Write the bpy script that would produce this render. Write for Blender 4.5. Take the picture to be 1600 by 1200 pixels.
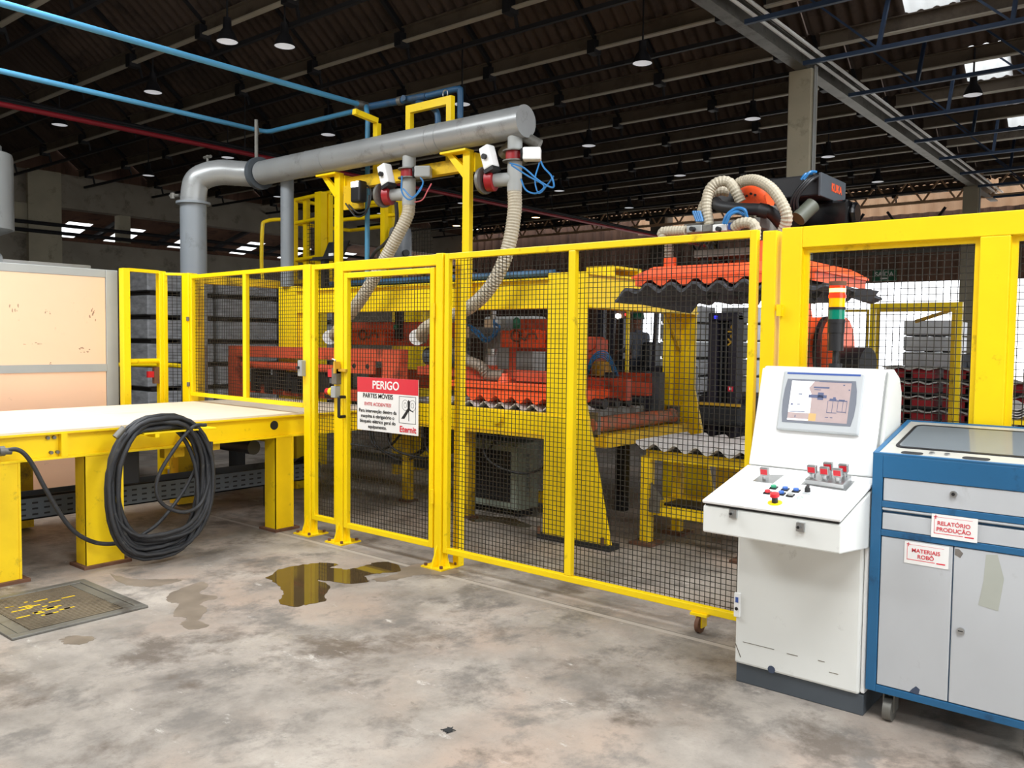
import bpy, math, random
from mathutils import Vector as V, Matrix
from mathutils.geometry import tessellate_polygon
random.seed(7)
S = bpy.context.scene
for o in list(bpy.data.objects): bpy.data.objects.remove(o)
COL = S.collection
# ------------------------------------------------------------------ camera
FPX, PITCH, ROLL, YAW, EYE = 1325.0, .0514, .0118, math.radians(39.35), 1.6
_rz = Matrix.Rotation(YAW, 3, 'Z')
_f = V((0, math.cos(PITCH), -math.sin(PITCH))); _u = V((0, math.sin(PITCH), math.cos(PITCH))); _r = V((1, 0, 0))
_c, _s = math.cos(ROLL), math.sin(ROLL)
CR, CU, CF = _rz @ (_c*_r+_s*_u), _rz @ (-_s*_r+_c*_u), _rz @ _f
C0 = V((0, 0, EYE))
cd = bpy.data.cameras.new('camera'); cam = bpy.data.objects.new('camera', cd); COL.objects.link(cam)
cd.sensor_width = 36; cd.lens = FPX/1600*36; cd.clip_start = .05; cd.clip_end = 300
cam.matrix_world = Matrix(((CR.x, CU.x, -CF.x, 0), (CR.y, CU.y, -CF.y, 0), (CR.z, CU.z, -CF.z, EYE), (0, 0, 0, 1)))
S.camera = cam
# survey helpers: photo pixel -> point on a real plane of the hall
def ray(x, y): return CF+(x-800)/FPX*CR-(y-600)/FPX*CU
def aY(x, y, v): d = ray(x, y); return C0+d*(v/d.y)
def aX(x, y, v): d = ray(x, y); return C0+d*(v/d.x)
def aZ(x, y, v=0.0): d = ray(x, y); return C0+d*((v-EYE)/d.z)
# ------------------------------------------------------------------ world, light, exposure
W = bpy.data.worlds.new('overcast_sky'); S.world = W; W.use_nodes = True
bg = W.node_tree.nodes['Background']; bg.inputs[0].default_value = (.93, .96, 1, 1); bg.inputs[1].default_value = 4.0
def area(name, loc, sx, sy, power, col=(.95, .98, 1), rot=(0, 0, 0)):
    l = bpy.data.lights.new(name, 'AREA'); l.shape = 'RECTANGLE'; l.size = sx; l.size_y = sy; l.energy = power; l.color = col
    o = bpy.data.objects.new(name, l); COL.objects.link(o); o.location = loc; o.rotation_euler = rot
    return o
# added area lights under unseen roof strips, over the aisle and conveyor side
ROOF_LIGHTS = [(.5, -3.2, 170), (.5, 1.0, 270), (.5, 5.2, 330), (5.5, -3.2, 150), (5.5, 1.0, 230), (5.5, 5.2, 250), (-6.6, 1.8, 400), (-6.6, -3.2, 300)]
for x, y, pw in ROOF_LIGHTS: area('added_roof_light', (x, y, 5.35), 2.6 if x > 0 else 4.2, 1.5, pw)
VS = S.view_settings; VS.view_transform = 'Standard'; VS.look = 'None'; VS.gamma = 1; VS.exposure = -.2
VS.use_curve_mapping = False
try: S.cycles.max_bounces = 6; S.cycles.transparent_max_bounces = 12
except Exception: pass
# ------------------------------------------------------------------ materials
def lin(c):
    return tuple((x/12.92 if x <= .04045 else ((x+.055)/1.055)**2.4) for x in [v/255 for v in c])+(1,)
MATS = {}
def mat(name, rgb, rough=.5, metal=0.0, var=.12, vs=3.0, dirt=None, dirt_amt=.0, ds=4.0, bump=0.0, bs=40.0, spec=.5, emis=None, es=0.0, stretch=None, alpha=None):
    m = bpy.data.materials.new(name); m.use_nodes = True; nt = m.node_tree; N = nt.nodes; L = nt.links
    b = N['Principled BSDF']; b.inputs['Roughness'].default_value = rough; b.inputs['Metallic'].default_value = metal
    b.inputs['Specular IOR Level'].default_value = spec
    c = lin(rgb)
    geo = N.new('ShaderNodeNewGeometry'); src = geo.outputs['Position']
    if stretch:
        mp = N.new('ShaderNodeMapping'); mp.inputs['Scale'].default_value = stretch; L.new(src, mp.inputs[0]); src = mp.outputs[0]
    out = None
    if var:
        n = N.new('ShaderNodeTexNoise'); n.inputs['Scale'].default_value = vs; n.inputs['Detail'].default_value = 6; L.new(src, n.inputs[0])
        r = N.new('ShaderNodeValToRGB'); r.color_ramp.elements[0].position = .3; r.color_ramp.elements[1].position = .7
        r.color_ramp.elements[0].color = tuple(x*(1-var) for x in c[:3])+(1,); r.color_ramp.elements[1].color = tuple(min(1, x*(1+var)) for x in c[:3])+(1,)
        L.new(n.outputs[0], r.inputs[0]); out = r.outputs[0]
    else:
        rgbn = N.new('ShaderNodeRGB'); rgbn.outputs[0].default_value = c; out = rgbn.outputs[0]
    if dirt:
        n2 = N.new('ShaderNodeTexNoise'); n2.inputs['Scale'].default_value = ds; n2.inputs['Detail'].default_value = 10; n2.inputs['Roughness'].default_value = .7; L.new(src, n2.inputs[0])
        r2 = N.new('ShaderNodeValToRGB'); r2.color_ramp.elements[0].position = .62-.3*dirt_amt; r2.color_ramp.elements[1].position = .8-.25*dirt_amt
        r2.color_ramp.elements[0].color = (0, 0, 0, 1); r2.color_ramp.elements[1].color = (1, 1, 1, 1); L.new(n2.outputs[0], r2.inputs[0])
        mx = N.new('ShaderNodeMix'); mx.data_type = 'RGBA'; L.new(r2.outputs[0], mx.inputs[0]); L.new(out, mx.inputs[6]); mx.inputs[7].default_value = lin(dirt); out = mx.outputs[2]
    L.new(out, b.inputs['Base Color'])
    if bump:
        n3 = N.new('ShaderNodeTexNoise'); n3.inputs['Scale'].default_value = bs; n3.inputs['Detail'].default_value = 4; L.new(src, n3.inputs[0])
        bp = N.new('ShaderNodeBump'); bp.inputs['Strength'].default_value = bump; bp.inputs['Distance'].default_value = .01; L.new(n3.outputs[0], bp.inputs['Height']); L.new(bp.outputs[0], b.inputs['Normal'])
    if emis: b.inputs['Emission Color'].default_value = lin(emis); b.inputs['Emission Strength'].default_value = es
    if alpha is not None:
        tr = N.new('ShaderNodeBsdfTransparent'); ms = N.new('ShaderNodeMixShader'); ms.inputs[0].default_value = alpha
        L.new(tr.outputs[0], ms.inputs[1]); L.new(b.outputs[0], ms.inputs[2]); L.new(ms.outputs[0], N['Material Output'].inputs[0])
    MATS[name] = m; return m
mat('yellow', (252, 214, 0), .42, var=.05, dirt=(150, 118, 20), dirt_amt=.06, ds=9, bump=.05, bs=60)
mat('yellow_worn', (246, 206, 4), .5, var=.1, dirt=(120, 92, 30), dirt_amt=.14, ds=7, bump=.15, bs=30)
mat('yellow_matt', (226, 184, 10), .6, var=.15, dirt=(70, 55, 25), dirt_amt=.3, ds=5)
mat('orange', (246, 92, 42), .45, var=.08, dirt=(110, 40, 20), dirt_amt=.2, ds=8)
mat('red_paint', (200, 78, 46), .55, var=.15, dirt=(60, 28, 20), dirt_amt=.35, ds=6)
mat('red_valve', (150, 20, 28), .4, var=.1)
mat('red_crate', (150, 20, 32), .5, var=.12)
mat('white', (224, 225, 220), .4, var=.03, dirt=(150, 146, 138), dirt_amt=.05, ds=6)
mat('white_plain', (238, 238, 236), .45, var=.02)
mat('panel_grey', (186, 188, 190), .38, var=.05, dirt=(120, 116, 108), dirt_amt=.18, ds=3, stretch=(1, 1, .5))
mat('blue_paint', (34, 94, 136), .4, var=.08, dirt=(20, 50, 80), dirt_amt=.15, ds=8)
mat('blue_pipe', (70, 134, 170), .45, var=.15, vs=1.2)
mat('blue_dark', (40, 84, 120), .5, var=.15, dirt=(60, 60, 60), dirt_amt=.3, ds=8)
mat('blue_tube', (50, 120, 180), .35, var=.05)
mat('pink_tube', (215, 110, 120), .4, var=.05)
mat('red_pipe', (150, 30, 42), .5, var=.1)
mat('grey_duct', (150, 152, 152), .33, metal=.25, var=.06, dirt=(105, 104, 100), dirt_amt=.15, ds=5)
mat('grey_paint', (126, 132, 138), .4, var=.06, dirt=(95, 98, 100), dirt_amt=.1, ds=4)
mat('grey_light', (160, 162, 160), .5, var=.06)
mat('grey_dark', (70, 76, 82), .5, var=.1)
mat('greygreen', (132, 142, 130), .5, var=.08, dirt=(70, 75, 66), dirt_amt=.2, ds=6)
mat('tray_steel', (92, 98, 104), .5, metal=.3, var=.12, dirt=(60, 60, 62), dirt_amt=.2)
mat('steel', (175, 176, 176), .3, metal=.9, var=.08)
mat('steel_dull', (120, 118, 112), .5, metal=.6, var=.15, dirt=(70, 60, 50), dirt_amt=.3)
mat('brushed', (196, 194, 186), .4, metal=.35, var=.06, vs=2, stretch=(1, 8, 1))
mat('black_rubber', (42, 43, 46), .6, var=.2, vs=12, dirt=(90, 86, 80), dirt_amt=.12, ds=14)
mat('black', (22, 22, 25), .5, var=.15)
mat('black_matt', (30, 31, 33), .8, var=.2)
mat('black_gloss', (12, 12, 14), .2, var=.05)
mat('rubber_sheet', (66, 68, 74), .75, var=.2, vs=6, bump=.3, bs=20)
mat('hose_cream', (180, 170, 150), .5, var=.1, dirt=(140, 128, 105), dirt_amt=.2, ds=8)
mat('hose_dusty', (140, 128, 114), .6, var=.12, dirt=(90, 80, 70), dirt_amt=.2, ds=8)
mat('belt', (226, 214, 194), .6, var=.05, vs=2, dirt=(200, 180, 150), dirt_amt=.12, ds=2, stretch=(3, .5, 1))
mat('beige', (238, 196, 164), .6, var=.05, vs=1.2, dirt=(120, 92, 74), dirt_amt=.02, ds=3.2)
mat('concrete', (150, 142, 128), .85, var=.14, vs=1.5, dirt=(100, 92, 82), dirt_amt=.25, ds=2.5, bump=.2, bs=25)
mat('concrete_pale', (176, 168, 146), .85, var=.1, vs=2, dirt=(130, 122, 100), dirt_amt=.2, ds=3, bump=.15, bs=30)
mat('roof_sheet', (76, 62, 53), .9, var=.35, vs=.8, dirt=(30, 24, 21), dirt_amt=.4, ds=1.6)
mat('roof_flange_bounce', (176, 168, 152), .6, var=.12, vs=1.5)  # floor bounce painted in: flange paler, beam web darker
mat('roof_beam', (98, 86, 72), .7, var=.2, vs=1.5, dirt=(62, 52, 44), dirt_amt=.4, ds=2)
mat('roof_steel', (34, 34, 38), .6, metal=.2, var=.2)
mat('roof_blue', (48, 66, 92), .5, metal=.2, var=.2)
mat('wall_sheet', (120, 90, 74), .85, var=.3, vs=.7, dirt=(60, 44, 38), dirt_amt=.4, ds=1.4, stretch=(2, 2, .3))
mat('sheet_pale', (196, 160, 126), .8, var=.15, vs=1)
mat('wrap', (178, 180, 184), .25, var=.3, vs=5, dirt=(190, 192, 198), dirt_amt=.2, ds=7, bump=.6, bs=9, stretch=(1, 1, 3))
mat('wrap_pale', (222, 224, 228), .4, var=.15, vs=4)
mat('pallet_dark', (44, 40, 38), .8, var=.2)
mat('fibre_cement', (196, 192, 188), .8, var=.1, vs=8, dirt=(150, 146, 140), dirt_amt=.25, ds=20, bump=.2, bs=60)
mat('wire', (46, 42, 34), .5, metal=.3, var=.1)
mat('roller', (186, 88, 52), .6, var=.25, dirt=(112, 100, 82), dirt_amt=.7, ds=9)
mat('sign_white', (236, 234, 230), .4, var=.02)
mat('sign_red', (216, 44, 62), .4, var=.03)
mat('ink', (30, 30, 32), .6, var=0)
mat('ink_red', (205, 60, 70), .6, var=0)
mat('green', (16, 100, 70), .5, var=.1)
mat('sign_green', (20, 90, 60), .5, var=.1)
mat('glass_tint', (112, 118, 122), .08, var=.05)
mat('screen_mid', (120, 124, 134), .35, var=.02)
mat('screen_lit', (176, 156, 154), .3, var=.06, vs=25, emis=(222, 200, 196), es=.12)
mat('screen_white', (255, 255, 255), .25, var=0, emis=(255, 255, 255), es=.5)
mat('screen_ink', (92, 100, 132), .3, var=0)
mat('screen_tan', (206, 168, 110), .3, var=0, emis=(206, 168, 110), es=.2)
mat('hmi_blue', (58, 88, 160), .35, var=0)
mat('hmi_grey', (190, 194, 196), .4, var=.02)
mat('lamp_red', (240, 40, 20), .2, var=0, emis=(255, 50, 20), es=1.6)
mat('lamp_hot', (255, 190, 120), .2, var=0, emis=(255, 180, 90), es=5)
mat('lamp_amber', (250, 170, 0), .2, var=0, emis=(255, 170, 0), es=.5)
mat('lamp_green', (0, 120, 95), .2, var=0, emis=(0, 120, 95), es=.12)
mat('lamp_warm', (255, 225, 190), .4, var=0, emis=(255, 205, 150), es=6)
mat('lamp_white', (255, 255, 255), .4, var=0, emis=(255, 252, 245), es=6)
mat('led_blue', (60, 60, 255), .4, var=0, emis=(50, 50, 255), es=2)
mat('led_red', (255, 60, 60), .4, var=0, emis=(255, 40, 40), es=3)
mat('reflector_glow', (225, 226, 228), .35, var=.05, emis=(235, 236, 240), es=.45)  # faint glow added to brighten the inside of the bells
mat('button_red', (206, 30, 44), .35, var=0)
mat('button_blue', (48, 96, 176), .35, var=0)
mat('button_green', (20, 140, 100), .35, var=0)
_m = bpy.data.materials.new('skylight'); _m.use_nodes = True; _t = _m.node_tree.nodes.new('ShaderNodeBsdfTranslucent'); _t.inputs[0].default_value = (.95, .96, .95, 1)
_m.node_tree.links.new(_t.outputs[0], _m.node_tree.nodes['Material Output'].inputs[0]); MATS['skylight'] = _m
mat('shirt_grey', (110, 114, 124), .8, var=.1)
mat('trousers', (52, 56, 66), .8, var=.1)
mat('skin', (150, 104, 82), .6, var=.05)
mat('forklift_dark', (40, 36, 46), .45, var=.15)
mat('gold', (206, 160, 50), .4, var=.05)
mat('cable', (24, 24, 26), .5, var=.1)
mat('door_open_ground', (200, 196, 188), .9, var=.1)
mat('rust', (104, 70, 50), .8, var=.25, dirt=(70, 46, 36), dirt_amt=.4, ds=10)
# ------------------------------------------------------------------ mesh builder
class G:
    def __init__(s): s.v = []; s.f = []
    def add(s, vs, fs):
        n = len(s.v); s.v += [V(p) for p in vs]; s.f += [tuple(i+n for i in f) for f in fs]; return s
    def box(s, x0, x1, y0, y1, z0, z1):
        return s.add([(x0, y0, z0), (x1, y0, z0), (x1, y1, z0), (x0, y1, z0), (x0, y0, z1), (x1, y0, z1), (x1, y1, z1), (x0, y1, z1)],
                     [(0, 3, 2, 1), (4, 5, 6, 7), (0, 1, 5, 4), (1, 2, 6, 5), (2, 3, 7, 6), (3, 0, 4, 7)])
    def hexa(s, p): # 8 corners: bottom ring, top ring
        return s.add(p, [(0, 3, 2, 1), (4, 5, 6, 7), (0, 1, 5, 4), (1, 2, 6, 5), (2, 3, 7, 6), (3, 0, 4, 7)])
    def bar(s, p, q, w, h=None, up=(0, 0, 1)):
        p, q = V(p), V(q); h = h or w; d = (q-p).normalized(); up = V(up)
        if abs(d.dot(up)) > .98: up = V((0, 1, 0))
        a = d.cross(up).normalized()*(w/2); b = a.cross(d).normalized()*(h/2)
        return s.hexa([p-a-b, p+a-b, p+a+b, p-a+b, q-a-b, q+a-b, q+a+b, q-a+b])
    def cyl(s, p, q, r, n=16, r2=None, caps=True):
        p, q = V(p), V(q); r2 = r if r2 is None else r2; d = (q-p).normalized()
        up = V((0, 0, 1)) if abs(d.z) < .9 else V((1, 0, 0)); a = d.cross(up).normalized(); b = d.cross(a)
        vs = []
        for c, rr in ((p, r), (q, r2)):
            for i in range(n):
                t = 2*math.pi*i/n; vs.append(c+a*(rr*math.cos(t))+b*(rr*math.sin(t)))
        fs = [(i, (i+1) % n, n+(i+1) % n, n+i) for i in range(n)]
        if caps: fs += [tuple(range(n-1, -1, -1)), tuple(range(n, 2*n))]
        return s.add(vs, fs)
    def tube(s, pts, r, n=10, caps=True, rf=None):
        pts = [V(p) for p in pts]; m = len(pts); base = len(s.v)
        d0 = (pts[1]-pts[0]).normalized(); up = V((0, 0, 1)) if abs(d0.z) < .9 else V((1, 0, 0)); a = d0.cross(up).normalized()
        for i, p in enumerate(pts):
            d = (pts[min(i+1, m-1)]-pts[max(i-1, 0)]).normalized()
            a = (a-d*a.dot(d)).normalized(); b = d.cross(a); rr = rf(i) if rf else r
            for k in range(n):
                t = 2*math.pi*k/n; s.v.append(p+a*(rr*math.cos(t))+b*(rr*math.sin(t)))
        for i in range(m-1):
            for k in range(n):
                s.f.append((base+i*n+k, base+i*n+(k+1) % n, base+(i+1)*n+(k+1) % n, base+(i+1)*n+k))
        if caps: s.f += [tuple(base+k for k in range(n-1, -1, -1)), tuple(base+(m-1)*n+k for k in range(n))]
        return s
    def prism(s, poly, ax, a0, a1): # poly in the plane normal to ax, extruded from a0 to a1
        n = len(poly)
        def P(u, w, a): return {'x': (a, u, w), 'y': (u, a, w), 'z': (u, w, a)}[ax]
        vs = [P(u, w, a0) for u, w in poly]+[P(u, w, a1) for u, w in poly]
        return s.add(vs, [tuple(range(n-1, -1, -1)), tuple(range(n, 2*n))]+[(i, (i+1) % n, n+(i+1) % n, n+i) for i in range(n)])
    def lathe(s, prof, c, ax='z', n=20):
        c = V(c); base = len(s.v)
        for r, h in prof:
            for k in range(n):
                t = 2*math.pi*k/n; u, w = r*math.cos(t), r*math.sin(t)
                s.v.append(c+V({'z': (u, w, h), 'x': (h, u, w), 'y': (u, h, w)}[ax]))
        for i in range(len(prof)-1):
            for k in range(n): s.f.append((base+i*n+k, base+i*n+(k+1) % n, base+(i+1)*n+(k+1) % n, base+(i+1)*n+k))
        return s
    def sph(s, c, r, n=12, m=8, sq=(1, 1, 1)):
        c = V(c); base = len(s.v)
        for i in range(m+1):
            th = math.pi*i/m
            for k in range(n):
                t = 2*math.pi*k/n; s.v.append(c+V((r*sq[0]*math.sin(th)*math.cos(t), r*sq[1]*math.sin(th)*math.sin(t), r*sq[2]*math.cos(th))))
        for i in range(m):
            for k in range(n): s.f.append((base+i*n+k, base+(i+1)*n+k, base+(i+1)*n+(k+1) % n, base+i*n+(k+1) % n))
        return s
    def wave(s, o, eu, ev, lu, lv, per, amp, thick=0.007, ph=0.0, seg=8, nv=1, jit=0.0):
        # corrugated sheet: waves run along ev, repeat along eu
        o, eu, ev = V(o), V(eu).normalized(), V(ev).normalized(); nn = eu.cross(ev).normalized()
        nu = max(2, int(lu/per*seg)); base = len(s.v)
        for side in (0, 1):
            for j in range(nv+1):
                for i in range(nu+1):
                    u = lu*i/nu; h = amp*math.cos(2*math.pi*(u/per)+ph)+(random.uniform(-jit, jit) if jit else 0)
                    s.v.append(o+eu*u+ev*(lv*j/nv)+nn*(h-side*thick))
        k = (nu+1)*(nv+1); w = nu+1
        for j in range(nv):
            for i in range(nu):
                a = base+j*w+i
                s.f.append((a, a+1, a+1+w, a+w)); b = a+k; s.f.append((b, b+w, b+w+1, b+1))
        for i in range(nu):
            a = base+i; s.f.append((a, a+k, a+k+1, a+1)); a = base+nv*w+i; s.f.append((a, a+1, a+k+1, a+k))
        for j in range(nv):
            a = base+j*w; s.f.append((a, a+w, a+k+w, a+k)); a = a+nu; s.f.append((a, a+k, a+k+w, a+w))
        return s
ORG = {}
def obj(name, g, m, parent=None, smooth=False, bevel=0, kind=None, label=None, cat=None, group=None, org=None):
    if parent is not None: og = ORG[parent.name]
    elif org is not None: og = V(org)
    else:
        xs = [p.x for p in g.v]; ys = [p.y for p in g.v]; zs = [p.z for p in g.v]
        og = V(((min(xs)+max(xs))/2, (min(ys)+max(ys))/2, min(zs)))
    me = bpy.data.meshes.new(name); me.from_pydata([p-og for p in g.v], [], g.f); me.validate(); me.update()
    me.materials.append(MATS[m])
    if smooth: me.shade_smooth(); me.set_sharp_from_angle(angle=.7)
    o = bpy.data.objects.new(name, me); COL.objects.link(o)
    if parent is not None: o.parent = parent
    else: o.location = og
    ORG[o.name] = og
    if bevel:
        b = o.modifiers.new('bevel', 'BEVEL'); b.width = bevel; b.segments = 2; b.limit_method = 'ANGLE'
    if label: o['label'] = label
    if cat: o['category'] = cat
    if group: o['group'] = group
    if kind: o['kind'] = kind
    return o
def thing(name, loc, label, cat, group=None, kind=None):
    o = bpy.data.objects.new(name, None); COL.objects.link(o); o.location = loc; o.empty_display_size = .1
    o['label'] = label; ORG[o.name] = V(loc)
    if cat: o['category'] = cat
    if group: o['group'] = group
    if kind: o['kind'] = kind
    return o
def dup(root, delta, label=None, keep=None):
    def cp(o, par):
        c = o.copy(); COL.objects.link(c); c.parent = par; ORG[c.name] = ORG[o.name]+V(delta)
        for ch in [x for x in bpy.data.objects if x.parent == o]: cp(ch, c)
        return c
    r = cp(root, None); r.location = root.location+V(delta)
    if label: r['label'] = label
    return r
def text(name, s, p, ex, ey, size, m, parent, align='CENTER', lift=.002, bold=0.0):
    # flat print: lettering laid on a surface at p, along ex, upright ey
    cu = bpy.data.curves.new(name, 'FONT'); cu.body = s; cu.size = size; cu.align_x = align; cu.align_y = 'CENTER'; cu.extrude = .0006; cu.offset = bold
    to = bpy.data.objects.new(name, cu); COL.objects.link(to)
    me = bpy.data.meshes.new_from_object(to.evaluated_get(bpy.context.evaluated_depsgraph_get()))
    bpy.data.objects.remove(to); bpy.data.curves.remove(cu)
    ex, ey = V(ex).normalized(), V(ey).normalized(); ez = ex.cross(ey); og = ORG[parent.name]
    for v in me.vertices:
        q = v.co; v.co = V(p)-og+ex*q.x+ey*q.y+ez*(lift+q.z)
    me.materials.clear(); me.materials.append(MATS[m]); me.name = name
    o = bpy.data.objects.new(name, me); COL.objects.link(o); o.parent = parent; ORG[o.name] = og
    return o
def spline(pts, n=8):
    pts = [V(p) for p in pts]; out = []
    q = [pts[0]*2-pts[1]]+pts+[pts[-1]*2-pts[-2]]
    for i in range(1, len(q)-2):
        a, b, c, d = q[i-1], q[i], q[i+1], q[i+2]
        for k in range(n):
            t = k/n; out.append(.5*((2*b)+(c-a)*t+(2*a-5*b+4*c-d)*t*t+(3*b-a-3*c+d)*t**3))
    out.append(pts[-1]); return out
def resample(pts, step):
    out = [pts[0]]; acc = 0
    for a, b in zip(pts, pts[1:]):
        l = (b-a).length
        while acc+l >= step:
            t = (step-acc)/l; a = a+(b-a)*t; out.append(a.copy()); l = (b-a).length; acc = 0
        acc += l
    return out
def ribbed(pts, r, step=.02, amp=.06, n=14):
    p = resample(spline(pts, 24), step/2)
    return G().tube(p, r, n, rf=lambda i: r*(1+(amp if i % 2 else -amp)))
# ------------------------------------------------------------------ floor
def floor_mat():
    m = bpy.data.materials.new('floor_concrete'); m.use_nodes = True; nt = m.node_tree; N = nt.nodes; L = nt.links; b = N['Principled BSDF']
    geo = N.new('ShaderNodeNewGeometry')
    def noise(sc, det=8, ro=.6, st=(1, 1, 1), off=0):
        mp = N.new('ShaderNodeMapping'); mp.inputs['Scale'].default_value = st; mp.inputs['Location'].default_value = (off, off*.7, 0); L.new(geo.outputs['Position'], mp.inputs[0])
        n = N.new('ShaderNodeTexNoise'); n.inputs['Scale'].default_value = sc; n.inputs['Detail'].default_value = det; n.inputs['Roughness'].default_value = ro
        n.inputs['Distortion'].default_value = .12; L.new(mp.outputs[0], n.inputs[0]); return n.outputs[0]
    def ramp(src, a, b_, c0=(0, 0, 0, 1), c1=(1, 1, 1, 1)):
        r = N.new('ShaderNodeValToRGB'); r.color_ramp.elements[0].position = a; r.color_ramp.elements[1].position = b_
        r.color_ramp.elements[0].color = c0; r.color_ramp.elements[1].color = c1; L.new(src, r.inputs[0]); return r.outputs[0]
    def mix(f, a, b_, bc=None):
        x = N.new('ShaderNodeMix'); x.data_type = 'RGBA'; L.new(f, x.inputs[0]); L.new(a, x.inputs[6])
        if bc: x.inputs[7].default_value = lin(bc)
        else: L.new(b_, x.inputs[7])
        return x.outputs[2]
    base = ramp(noise(1.7, 12, .68), .32, .68, lin((112, 105, 98)), lin((172, 163, 153)))
    base = mix(ramp(noise(.8, 8, .6, off=9), .48, .66), base, None, (160, 142, 128))      # ruddy cast
    base = mix(ramp(noise(2.6, 14, .72, (1, .8, 1), off=3), .5, .62), base, None, (112, 106, 100))   # trodden grime
    base = mix(ramp(noise(1.5, 12, .72, off=51), .53, .64), base, None, (100, 90, 81))  # old oil
    base = mix(ramp(noise(7.0, 14, .78, off=17), .62, .7), base, None, (84, 78, 72))  # spots
    base = mix(ramp(noise(4.2, 14, .8, (.6, 1.3, 1), off=31), .6, .68), base, None, (192, 186, 178))  # cement dust
    fine = noise(70, 8, .75); base = mix(ramp(fine, .55, .8), base, None, (118, 112, 106))
    vm = N.new('ShaderNodeMapping'); vn = N.new('ShaderNodeTexNoise'); vn.inputs['Scale'].default_value = 2.5; vn.inputs['Detail'].default_value = 8; L.new(geo.outputs['Position'], vn.inputs[0])
    va = N.new('ShaderNodeVectorMath'); va.operation = 'MULTIPLY_ADD'; L.new(vn.outputs[1], va.inputs[0]); va.inputs[1].default_value = (.9, .9, 0); L.new(geo.outputs['Position'], va.inputs[2])
    vo = N.new('ShaderNodeTexVoronoi'); vo.feature = 'DISTANCE_TO_EDGE'; vo.inputs['Scale'].default_value = .17; L.new(va.outputs[0], vo.inputs[0])
    crk = ramp(vo.outputs[0], .0, .004, (.3, .3, .3, 1), (0, 0, 0, 1)); base = mix(crk, base, None, (96, 89, 82))
    # the slab joint that runs beside the fence, filled with pale mortar
    sp = N.new('ShaderNodeSeparateXYZ'); L.new(geo.outputs['Position'], sp.inputs[0])
    def band(y, w, src=None):
        s1 = N.new('ShaderNodeMath'); s1.operation = 'SUBTRACT'; L.new(sp.outputs[1], s1.inputs[0]); s1.inputs[1].default_value = y
        s2 = N.new('ShaderNodeMath'); s2.operation = 'ABSOLUTE'; L.new(s1.outputs[0], s2.inputs[0])
        s3 = N.new('ShaderNodeMath'); s3.operation = 'LESS_THAN'; L.new(s2.outputs[0], s3.inputs[0]); s3.inputs[1].default_value = w
        s4 = N.new('ShaderNodeMath'); s4.operation = 'MULTIPLY'; L.new(s3.outputs[0], s4.inputs[0]); s4.inputs[1].default_value = .7; return s4.outputs[0]
    base = mix(band(4.12, .02), base, None, (176, 167, 157)); base = mix(band(4.145, .005), base, None, (100, 94, 88))
    L.new(base, b.inputs['Base Color'])
    r = ramp(noise(2.0, 6), .3, .7, (.45, .45, .45, 1), (.75, .75, .75, 1)); L.new(r, b.inputs['Roughness'])
    bp = N.new('ShaderNodeBump'); bp.inputs['Strength'].default_value = .25; bp.inputs['Distance'].default_value = .01; L.new(noise(22, 10, .75), bp.inputs['Height']); L.new(bp.outputs[0], b.inputs['Normal'])
    MATS['floor'] = m
floor_mat()
obj('floor', G().box(-30, 12, -9, 24.2, -.1, 0), 'floor', kind='structure', label='worn grey concrete factory floor with stains', org=(0, 0, 0))
obj('yard_ground', G().box(-30, 20, 24.2, 60, -.12, -.02), 'door_open_ground', kind='structure', label='bright concrete yard outside the hall', org=(0, 24, 0))
# ------------------------------------------------------------------ roof
ceil = thing('ceiling', (0, 0, 0), 'dark corrugated roof on pale beams and steel trusses', None, kind='structure')
P0, DY, ZB = 2.55, 1.745, 5.45
def zrow(k): return P0+DY*k
XL, XR = -21.7, 9.0
def sheet_mesh(x0, x1, name):
    y1, z1, y0, z0 = .0, ZB+.22, -1.52, ZB+.22+1.2
    g = G().wave((x0, y0, z0), (1, 0, 0), (0, y1-y0, z1-z0), x1-x0, math.hypot(y1-y0, z1-z0), .177, .026, .012, seg=8)
    g.add([(x0, y0, z0+.03), (x1, y0, z0+.03), (x1, -DY, z1), (x0, -DY, z1)], [(0, 1, 2, 3)])
    return g
def sub(name, o, y):
    c = o.copy(); COL.objects.link(c); c.parent = ceil; c.location = (0, y, 0); ORG[c.name] = V((0, y, 0)); return c
protos = {}
def put(name, key, gfun, m, y, smooth=False):
    if key not in protos:
        o = obj(name, gfun(), m, ceil, smooth=smooth); o.location = (0, y, 0); protos[key] = o; return o
    return sub(name, protos[key], y)
def beam_g(x0, x1):
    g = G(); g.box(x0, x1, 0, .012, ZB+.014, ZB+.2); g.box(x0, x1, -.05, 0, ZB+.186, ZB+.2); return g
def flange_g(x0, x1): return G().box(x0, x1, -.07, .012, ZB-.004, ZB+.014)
def rafters(x0, x1):
    g = G(); x = x0+.6
    while x < x1:
        g.bar((x, -1.5, ZB+1.36), (x, .05, ZB+.14), .05, .06); g.box(x-.06, x+.06, -.1, .06, ZB-.05, ZB+.12); x += 1.83
    return g
def lowchord(x0, x1):
    g = G(); zc = ZB-.2; g.bar((x0, .12, zc), (x1, .12, zc), .05); x = x0+.6; s = 0
    while x+1.83 < x1:
        g.bar((x, .12, zc), (x, .04, ZB+.1), .03); x += 1.83
    return g
def lowchord_r(x0, x1):
    g = G(); zc = ZB-.32; g.bar((x0, -.55, zc), (x1, -.55, zc), .05); x = x0+.9
    while x+1.2 < x1:
        g.bar((x, -.55, zc), (x, -.1, ZB+.6), .045); g.bar((x, -.55, zc), (x-1.15, -.5, ZB+.75), .025); x += 1.4
    return g
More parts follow.
